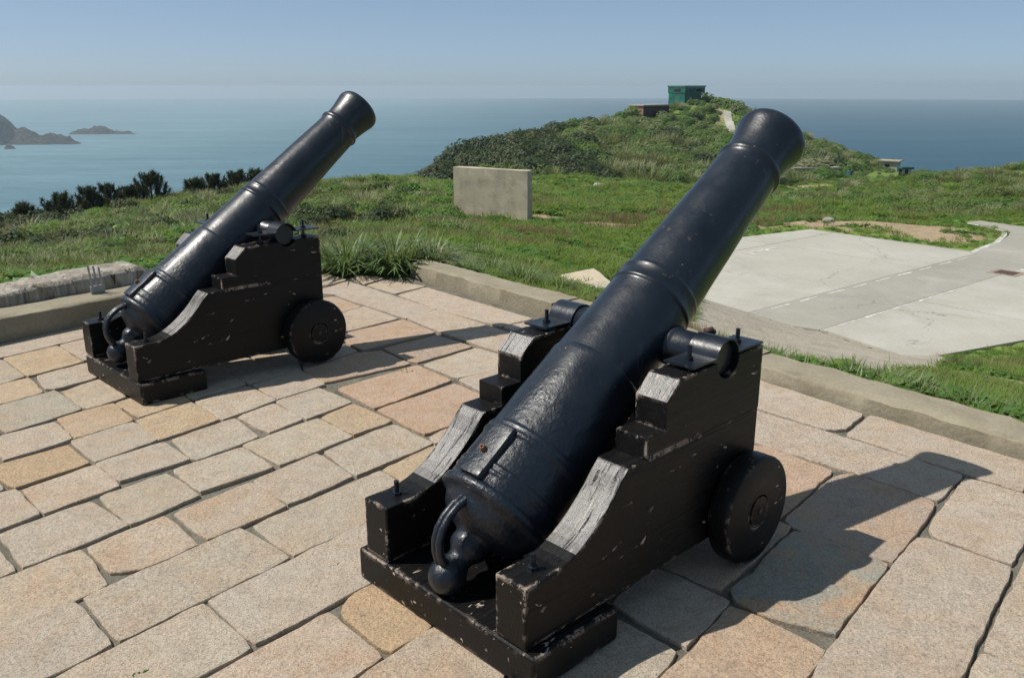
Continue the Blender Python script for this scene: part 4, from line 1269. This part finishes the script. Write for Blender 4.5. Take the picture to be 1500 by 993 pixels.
def free(x, y, pad_gap=.12, plat_gap=.0):
    d, r_ = zones(x, y)
    ok = ~in_poly(x, y, PAD) & ~in_poly(x, y, PLAT) & (r_ < .45)
    ok &= seg_dist(x, y, PAD) > pad_gap
    ok &= (seg_dist(x, y, [(-6.6, 1.28), (-1.9, 7.1)], False) > .72) & (seg_dist(x, y, [(-.95, 7.40), (4.7, .71)], False) > .30)
    if plat_gap: ok &= seg_dist(x, y, PLAT) > plat_gap
    return ok, d
def fnoise(x, y, s, seed):
    return np.array([noise.noise(Vector((a * s + seed, b * s - seed, seed * .37))) for a, b in zip(x, y)])
def spread(n, x0, x1, y0, y1):
    return rng.uniform(x0, x1, n), rng.uniform(y0, y1, n)
def wedge(n, d0, d1, a0=-36, a1=36, power=1.0):
    """points over the open ground, thinning out with distance"""
    t = rng.random(n) ** power
    d = d0 * (d1 / d0) ** t
    a = np.radians(rng.uniform(a0, a1, n))
    return d * np.sin(a), d * np.cos(a)
def put(name, label, cat, x, y, s, kinds, protos, dz=0.0, tilt=.15, sq=None):
    z = height(x, y) + dz
    n = len(x)
    rot = np.c_[rng.normal(0, tilt, n), rng.normal(0, tilt, n), rng.uniform(0, 6.283, n)]
    scl = np.repeat(np.asarray(s)[:, None], 3, 1) if sq is None else np.c_[s, s, np.asarray(s) * sq]
    o = scatter(name, np.c_[x, y, z], rot, scl, kinds, protos)
    tag(o, label, cat, kind='stuff')
    return o

tuft = [proto('grass_tuft_source', blades(26, .16, .22, .14, .0075, k), GRASS) for k in (1, 2, 3)]
tuft_l = [proto('lush_tuft_source', leaf_ball(70, .2, .5, .055, k + 10, .3, 0, 1.5, 1.2), LUSH) for k in (1, 2)]
tuft_d = [proto('dry_tuft_source', blades(20, .14, .42, .14, .0045, k + 20), DRY) for k in (1,)]
tuft_b = [proto('long_tuft_source', blades(34, .10, .42, .40, .010, k + 30, 4, .9), LONG) for k in (1, 2)]
# short grass over the field
x, y = wedge(84000, 4.2, 100, -36, 37, .85)
ok, d = free(x, y)
n1 = fnoise(x, y, .35, 3.1)
ok &= (rng.random(len(x)) > d * 1.1 - 1.1 * np.maximum(0, fnoise(x, y, .8, 21.0) + .08) * (d > 0))
x, y, n1 = x[ok], y[ok], n1[ok]
dist = np.hypot(x, y)
big = np.clip(dist / 12, .6, 4.0)
n2 = fnoise(x, y, .9, 8.2)
kinds = np.where(n2 + rng.normal(0, .15, len(x)) > .06, rng.integers(3, 5, len(x)), rng.integers(0, 3, len(x)))
kinds = np.where((n1 + rng.normal(0, .1, len(x)) < -.33) & (dist < 45), 5, kinds)
s = rng.uniform(.55, 1.15, len(x)) * big ** .75 * np.where(dist > 14, .9, .8) * np.where(kinds == 5, .8, 1)
pdist = seg_dist(x, y, PAD)
s = s * np.where(pdist < 3.5, .38 + .17 * pdist, 1.0)
put('field_grass', 'short mixed grass and weeds covering the field', 'grass', x, y, s, kinds, tuft + tuft_l + tuft_d, 0, .2, .62)
# coarse long grass on the near slope left of the kerb and along the slope
x, y = wedge(9500, 7.3, 40, -36, -2, .75)
ok, d = free(x, y)
n1 = fnoise(x, y, .22, 12.0)
ok &= (n1 > -.12) & (d < .2)
x, y = x[ok], y[ok]
dist = np.hypot(x, y)
kinds = np.where(fnoise(x, y, .5, 2.2) > .12, rng.integers(2, 4, len(x)), np.where(rng.random(len(x)) < .15, 4, rng.integers(0, 2, len(x))))
s = rng.uniform(.30, .72, len(x)) * np.clip(dist / 14, .75, 1.15)
put('coarse_grass', 'coarse tangled grass and leafy weeds on the slope behind the platform', 'grass', x, y, s, kinds, tuft_b + tuft_l + tuft_d, -.02, .2)
# leafy creepers behind the old wall and behind the right kerb
def along(a, b, n, o0, o1, jit=.0):
    a, b = np.array(a), np.array(b); t = rng.random(n); dd = b - a; nn = np.array([-dd[1], dd[0]]) / np.hypot(*dd)
    o_ = rng.uniform(o0, o1, n)
    p = a + t[:, None] * dd + o_[:, None] * nn
    return p[:, 0], p[:, 1]
x, y = along((-6.0, 2.9), (-2.3, 7.5), 900, .12, 1.6)
kinds = rng.integers(0, 2, len(x)); s = rng.uniform(.6, 1.3, len(x))
put('wall_creeper', 'bright green leafy creeper growing behind the old masonry wall', 'weeds', x, y, s, kinds, tuft_l, .0, .2)
leaf_big = [proto('kerb_weed_source', leaf_ball(60, .16, .8, .06, k + 40, .3, 0, 1.2, .9), LUSH) for k in (1, 2)]
x, y = along((1.25, 5.28), (4.2, 1.75), 800, .02, .36)
x2, y2 = along((1.75, 4.75), (3.3, 2.9), 800, .0, .45)
x, y = np.r_[x, x2], np.r_[y, y2]
kinds = rng.choice([0, 1, 2, 3], len(x), p=[.40, .40, .10, .10]); s = rng.uniform(.45, 1.15, len(x)) * np.where(kinds > 1, .52, 1)
o = put('kerb_weeds', 'leafy weeds and grass tufts growing along the back of the right kerb', 'weeds', x, y, s, kinds, leaf_big + tuft_b, .0, .25)
# three big clumps of long arching grass at the gap in the kerb
for k, (cx, cy_, s_, lab) in enumerate(((-1.52, 7.62, 1.0, 'big clump of long arching grass blades nearest the left cannon'), (-1.10, 7.66, 1.05, 'big clump of long arching grass, middle one of three beside the kerb end'), (-.78, 7.80, .85, 'clump of long arching grass leaning over the broken kerb end'))):
    v, f = blades(330, .20, .46, .46, .010, 70 + k, 6, 1.15)
    o = from_data('grass_clump', v, f, None, LONG); o.location = (cx, cy_, -.02); o.scale = (s_, s_, s_)
    tag(o, lab, 'grass clump', 'long grass clumps at the platform corner')
for k, (cx, cy_, s_) in enumerate(((.10, 7.9, .62), (.45, 8.1, .5), (-.2, 8.6, .6))):
    v, f = blades(200, .18, .44, .40, .010, 90 + k, 5, 1.0)
    o = from_data('grass_clump', v, f, None, LONG); o.location = (cx, cy_, gz(cx, cy_) - .01); o.scale = (s_, s_, s_)
    tag(o, ('medium grass tuft just behind the left part of the kerb', 'small grass tuft behind the kerb, left of the broken slab', 'medium grass tuft in the slope behind the kerb end')[k], 'grass clump')
# moss and tiny weeds in the joints
mj = [proto('joint_weed_source', leaf_ball(30, .03, .6, .010, 55, .2), LUSH)]
xs = np.array([-.66, -.64, -.60, -.30, -.33, -.9, -.62, -1.06, -.85]); ys = np.array([4.75, 4.77, 4.73, 5.32, 5.30, 5.6, 2.62, 2.05, 5.62])
o = scatter('joint_moss', np.c_[xs, ys, np.full(len(xs), -.016)], np.zeros((len(xs), 3)), np.repeat(rng.uniform(.6, 1.2, len(xs))[:, None], 3, 1), np.zeros(len(xs)), mj)
tag(o, 'tiny green weeds in the joints between paving stones', 'moss', kind='stuff')

# scrub on the hill and the right-hand ridge
bush = [proto('bush_source', leaf_ball(760, 1.0, .78, .11, k + 100, .72, 5, 1.6, .25, .5), SCRUB) for k in (1, 2, 3)]
plume = [proto('plume_grass_source', blades(170, .55, .95, .55, .022, k + 110, 4, .8), PLUME) for k in (1, 2)]
darkb = [proto('dark_tree_source', leaf_ball(900, 1.0, .95, .10, k + 120, .74, 5, 1.6, .15, .5), DARKL) for k in (1, 2)]
x, y = spread(11500, -26, 82, 84, 178)
z = height(x, y)
ok = (z > -20) & ~((x > 46) & (y < 118)) & (y > 84 + np.clip((x - 25) * 1.2, 0, 30))
# keep buildings and footpath clear
def clear(x, y, C, du_, lu, lv, gap):
    du_ = np.array(du_, float) / np.hypot(*du_); dv = np.array([-du_[1], du_[0]])
    a = (x - C[0]) * du_[0] + (y - C[1]) * du_[1]; b = (x - C[0]) * dv[0] + (y - C[1]) * dv[1]
    return ~((a > -gap) & (a < lu + gap) & (b > -gap) & (b < lv + gap))
ok &= clear(x, y, (20.77, 139), (4.8, 4), 6.2, 2.8, .8) & clear(x, y, (28.8, 147), (3.4, 2), 4, 4.2, 1.0) & clear(x, y, (33.9, 103), (4.6, .6), 4.9, 3.2, 1.0)
ok &= seg_dist(x, y, PATHS[0][0], False) > 2.2
ok &= (zones(x, y)[0] < .3) & clear(x, y, (33.9, 99), (4.6, .6), 6, 5, .5) & clear(x, y, (56.3, 126), (1.6, 2), 1.6, 2.4, 1.3) & ~((np.degrees(np.arctan2(x, y)) > 22.8) & (np.degrees(np.arctan2(x, y)) < 25.2) & (y > 112) & (y < 126))
x, y = x[ok], y[ok]
n1 = fnoise(x, y, .06, 4.4); n2 = fnoise(x, y, .13, 9.9)
# the wooded left flank is dark evergreen, the front face mixed scrub and pale grasses
wood = (x < 9 + 5 * n1) & (y > 86)
keep = np.where(wood, rng.random(len(x)) < .75, rng.random(len(x)) < .85)
x, y, n1, n2, wood = (q[keep] for q in (x, y, n1, n2, wood))
wx, wy = x[wood], y[wood]
s = rng.uniform(1.1, 2.7, len(wx))
put('hillside_wood', 'dense dark evergreen wood on the left flank of the hill', 'wood', wx, wy, s, rng.integers(0, 2, len(wx)), darkb, -.3, .1)
x, y, n2 = x[~wood], y[~wood], n2[~wood]
kinds = np.where(n2 + rng.normal(0, .18, len(x)) > .08, rng.integers(3, 5, len(x)), rng.integers(0, 3, len(x)))
kinds = np.where((rng.random(len(x)) < .05), 5, kinds)
s = rng.uniform(.7, 1.1, len(x)) + 1.8 * rng.random(len(x)) ** 2.5
s = s * np.where(x > 42, .6, 1.0) * np.where((x > 19) & (x < 34) & (y < 147) & (y > 130), .62, 1.0)
put('hill_scrub', 'mixed low bushes and pale plumed grasses covering the hill', 'scrub', x, y, s, kinds, bush + plume + darkb[:1], -.15, .12)
# ridge and rough ground on the right
x, y = spread(6500, 15, 70, 32, 112)
ok, d = free(x, y, 1.0)
n1 = fnoise(x, y, .09, 6.0)
ang = np.degrees(np.arctan2(x, y))
ok &= (d < .25) & (y > 34) & ((n1 > .12) | ((ang > 23.5) & (n1 > -.25)) | (rng.random(len(x)) < .06)) & clear(x, y, (33.9, 99), (4.6, .6), 6, 6, .5)
ok &= (height(x, y) > -13) & (rng.random(len(x)) < .8) & ~((np.abs(x - 44) < 9) & (y > 80) & (y < 99)) & ~((ang > 22.6) & (ang < 25.4) & (y > 55)) & ~((ang > 17) & (ang < 21) & (y > 62))
x, y = x[ok], y[ok]
kinds = np.where(fnoise(x, y, .17, 1.0) + rng.normal(0, .2, len(x)) > 0.0, rng.integers(3, 5, len(x)), rng.integers(0, 3, len(x)))
s = rng.uniform(.35, .95, len(x))
put('ridge_scrub', 'rough grass mounds and low bushes on the right-hand ridge', 'scrub', x, y, s, kinds, bush + plume, -.12, .12)
leafy = [proto('leafy_shrub_source', leaf_ball(560, 1.0, .7, .13, k + 130, .65, 5, 1.4, .6, .6), LUSH) for k in (1, 2)]
# low bushes on the left slope and at the field's far edge
x, y = wedge(2200, 10, 52, -36, -4, .75)
n1 = fnoise(x, y, .15, 15.0)
ok = (n1 > -.02) & (height(x, y) > -7) & free(x, y)[0] & (np.hypot(x, y) > 9.5)
x, y = x[ok], y[ok]
x3, y3 = wedge(420, 12, 46, -34, -6, .7)
ok3 = (fnoise(x3, y3, .2, 44.0) > .12) & free(x3, y3)[0] & (height(x3, y3) > -7)
put('brown_scrub', 'dull brown and dark low bushes scattered over the left slope', 'scrub', x3[ok3], y3[ok3], rng.uniform(.25, .55, ok3.sum()) * np.clip(np.hypot(x3[ok3], y3[ok3]) / 20, .6, 1.4), rng.integers(0, 3, ok3.sum()), [proto('brown_bush_source', leaf_ball(420, 1.0, .7, .10, k + 150, .6, 5, 1.7, 0, .8), BROWNL) for k in (1, 2)] + darkb[:1], -.05, .12)
put('slope_scrub', 'low olive and brown bushes on the left slope below the pines', 'scrub', x, y, rng.uniform(.30, .62, len(x)) * np.clip(np.hypot(x, y) / 20, .5, 1.35), rng.choice([0, 1, 2, 3, 4, 5, 6], len(x), p=[.10, .10, .10, .23, .23, .12, .12]), bush + plume + leafy, -.05, .12)

# low growth round the hut and the half-buried bunker
d_ = rng.uniform(58, 128, 1500); a_ = np.radians(rng.uniform(16.5, 26, 1500)); x, y = d_ * np.tan(a_), d_
hx, hy = spread(1100, 17, 44, 127, 153)
x, y = np.r_[x, hx], np.r_[y, hy]
ok = (seg_dist(x, y, PATHS[0][0], False) > 1.0) & clear(x, y, (20.77, 139), (4.8, 4), 6.2, 2.8, .2) & clear(x, y, (28.8, 147), (3.4, 2), 4, 4.2, .3) & clear(x, y, (56.3, 126), (1.6, 2), 1.6, 2.4, .3) & clear(x, y, (33.9, 103), (4.6, .6), 4.9, 3.2, .3) & (zones(x, y)[0] < .4)
x, y = x[ok], y[ok]
put('low_growth', 'low grasses and weeds around the hut and the half-buried bunker', 'scrub', x, y, rng.uniform(.16, .42, len(x)), rng.integers(0, 5, len(x)), bush + plume, -.05, .12)
# low dark shrubs filling in under the pines, and turf on the half-buried bunker
t = rng.random(380); x = -23.5 + 11.5 * t + rng.normal(0, .35, 380); y = 36.8 + 6.0 * t ** 1.5 + rng.normal(0, .6, 380)
ok = (fnoise(x, y, .35, 30.0) > -.15)
x, y = x[ok], y[ok]
put('crest_shrubs', 'low dark shrubs filling the gaps beneath the pines on the left crest', 'shrubs', x, y, rng.uniform(.35, .8, len(x)), rng.integers(0, 2, len(x)), darkb, -.1, .1)
v, f = leaf_ball(1500, 1.0, 1.0, .16, 222, .75)
turf = from_data('turf', [(p[0] * 3.2, p[1] * 1.9, p[2] * .95) for p in v], f, ub, PLUME)
turf.location = (2.6, 1.7, 2.0)
# weeds at the foot of the concrete wall and along the pad's far edge
x, y = along((-2.4, 30.9), (1.0, 29.3), 60, -.5, .1)
x2, y2 = along((5.4, 27.3), (13.4, 30.0), 70, .6, 3.0)
x, y = np.r_[x, x2], np.r_[y, y2]
ok = ~in_poly(x, y, PAD); x, y = x[ok], y[ok]
put('field_weeds', 'leafy weeds at the foot of the concrete wall and beyond the pad', 'weeds', x, y, rng.uniform(.12, .34, len(x)), rng.choice([0, 1, 2], len(x)), leafy + bush[:1], -.02, .1)
# pines on the left crest, each a tree of its own
def pine(x, y, h, seed, label):
    r = random.Random(seed)
    root = empty('pine_tree', (x, y, gz(x, y) - .1))
    tag(root, label, 'pine tree', 'young pines along the left crest')
    bm = bmesh.new()
    lean = r.uniform(-.08, .08)
    tube(bm, [(0, 0, -.2), (lean * .4, 0, h * .4), (lean, .03, h * .96)], [.075, .05, .012], 7)
    limbs = []
    for k in range(14):
        z = h * (.04 + .88 * k / 13); a = k * 2.4 + r.uniform(-.5, .5); L = (h * .75) * (1 - (k / 13) ** 1.3 * .75) * r.uniform(.75, 1.15)
        p0 = Vector((lean * z / h, 0, z)); p1 = p0 + Vector((math.cos(a) * L, math.sin(a) * L, L * .55 + .05))
        tube(bm, [p0, p0.lerp(p1, .55) + Vector((0, 0, -.02)), p1], [.022, .015, .006], 5)
        limbs.append((p0, p1, L))
    from_bm('trunk', bm, root, BARK, 60)
    v, f = [], []
    ends = []
    for p0, p1, L in limbs:
        for j in range(5): ends.append((p0.lerp(p1, .35 + .65 * j / 4) + Vector((r.uniform(-.1, .1), r.uniform(-.1, .1), r.uniform(-.04, .1))), (p1 - p0).normalized()))
    ends.append((Vector((lean, .03, h)), Vector((0, 0, 1)))); ends.append((Vector((lean, .03, h * .93)), Vector((0, 0, 1))))
    for p, d in ends:
        up_ = (d * .4 + Vector((r.uniform(-.25, .25), r.uniform(-.25, .25), 1))).normalized()
        for j in range(54):
            t = (up_ * r.uniform(.1, 1.2) + Vector((r.uniform(-1, 1), r.uniform(-1, 1), r.uniform(-.5, .8)))).normalized()
            L = r.uniform(.13, .25); s_ = t.cross(Vector((r.uniform(-1, 1), r.uniform(-1, 1), r.uniform(-1, 1)))).normalized() * .016
            b_ = p + up_ * r.uniform(-.06, .26)
            q = len(v); v += [b_ - s_, b_ + s_, b_ + t * L]; f.append((q, q + 1, q + 2))
    from_data('crown', v, f, root, PINE)
    return root
pine_at = [(-21.6, 37.6, 1.25, 'thin low pine at the far left of the crest row'), (-19.9, 37.6, 1.9, 'bushy pine near the left end of the crest row'), (-18.9, 37.9, 2.0, 'pine second tallest in the left group on the crest'),
           (-18.0, 38.2, 2.15, 'tallest pine of the left group on the crest'), (-17.2, 38.5, 1.6, 'lower pine between the left group and the single pine'), (-16.4, 38.9, 2.2, 'single pointed pine standing between the two groups on the crest'),
           (-15.0, 40.4, 1.5, 'small pine at the left start of the right group'), (-14.3, 41.2, 1.9, 'broad pine in the middle of the right group'), (-13.4, 41.8, 1.8, 'pine right of the broad one on the crest'),
           (-12.6, 42.6, 1.6, 'last pine at the right end of the crest row, beside the far barrel')]
for i, (x_, y_, h_, lab) in enumerate(pine_at):
    pine(x_, y_, h_ * .53, 40 + i, lab)
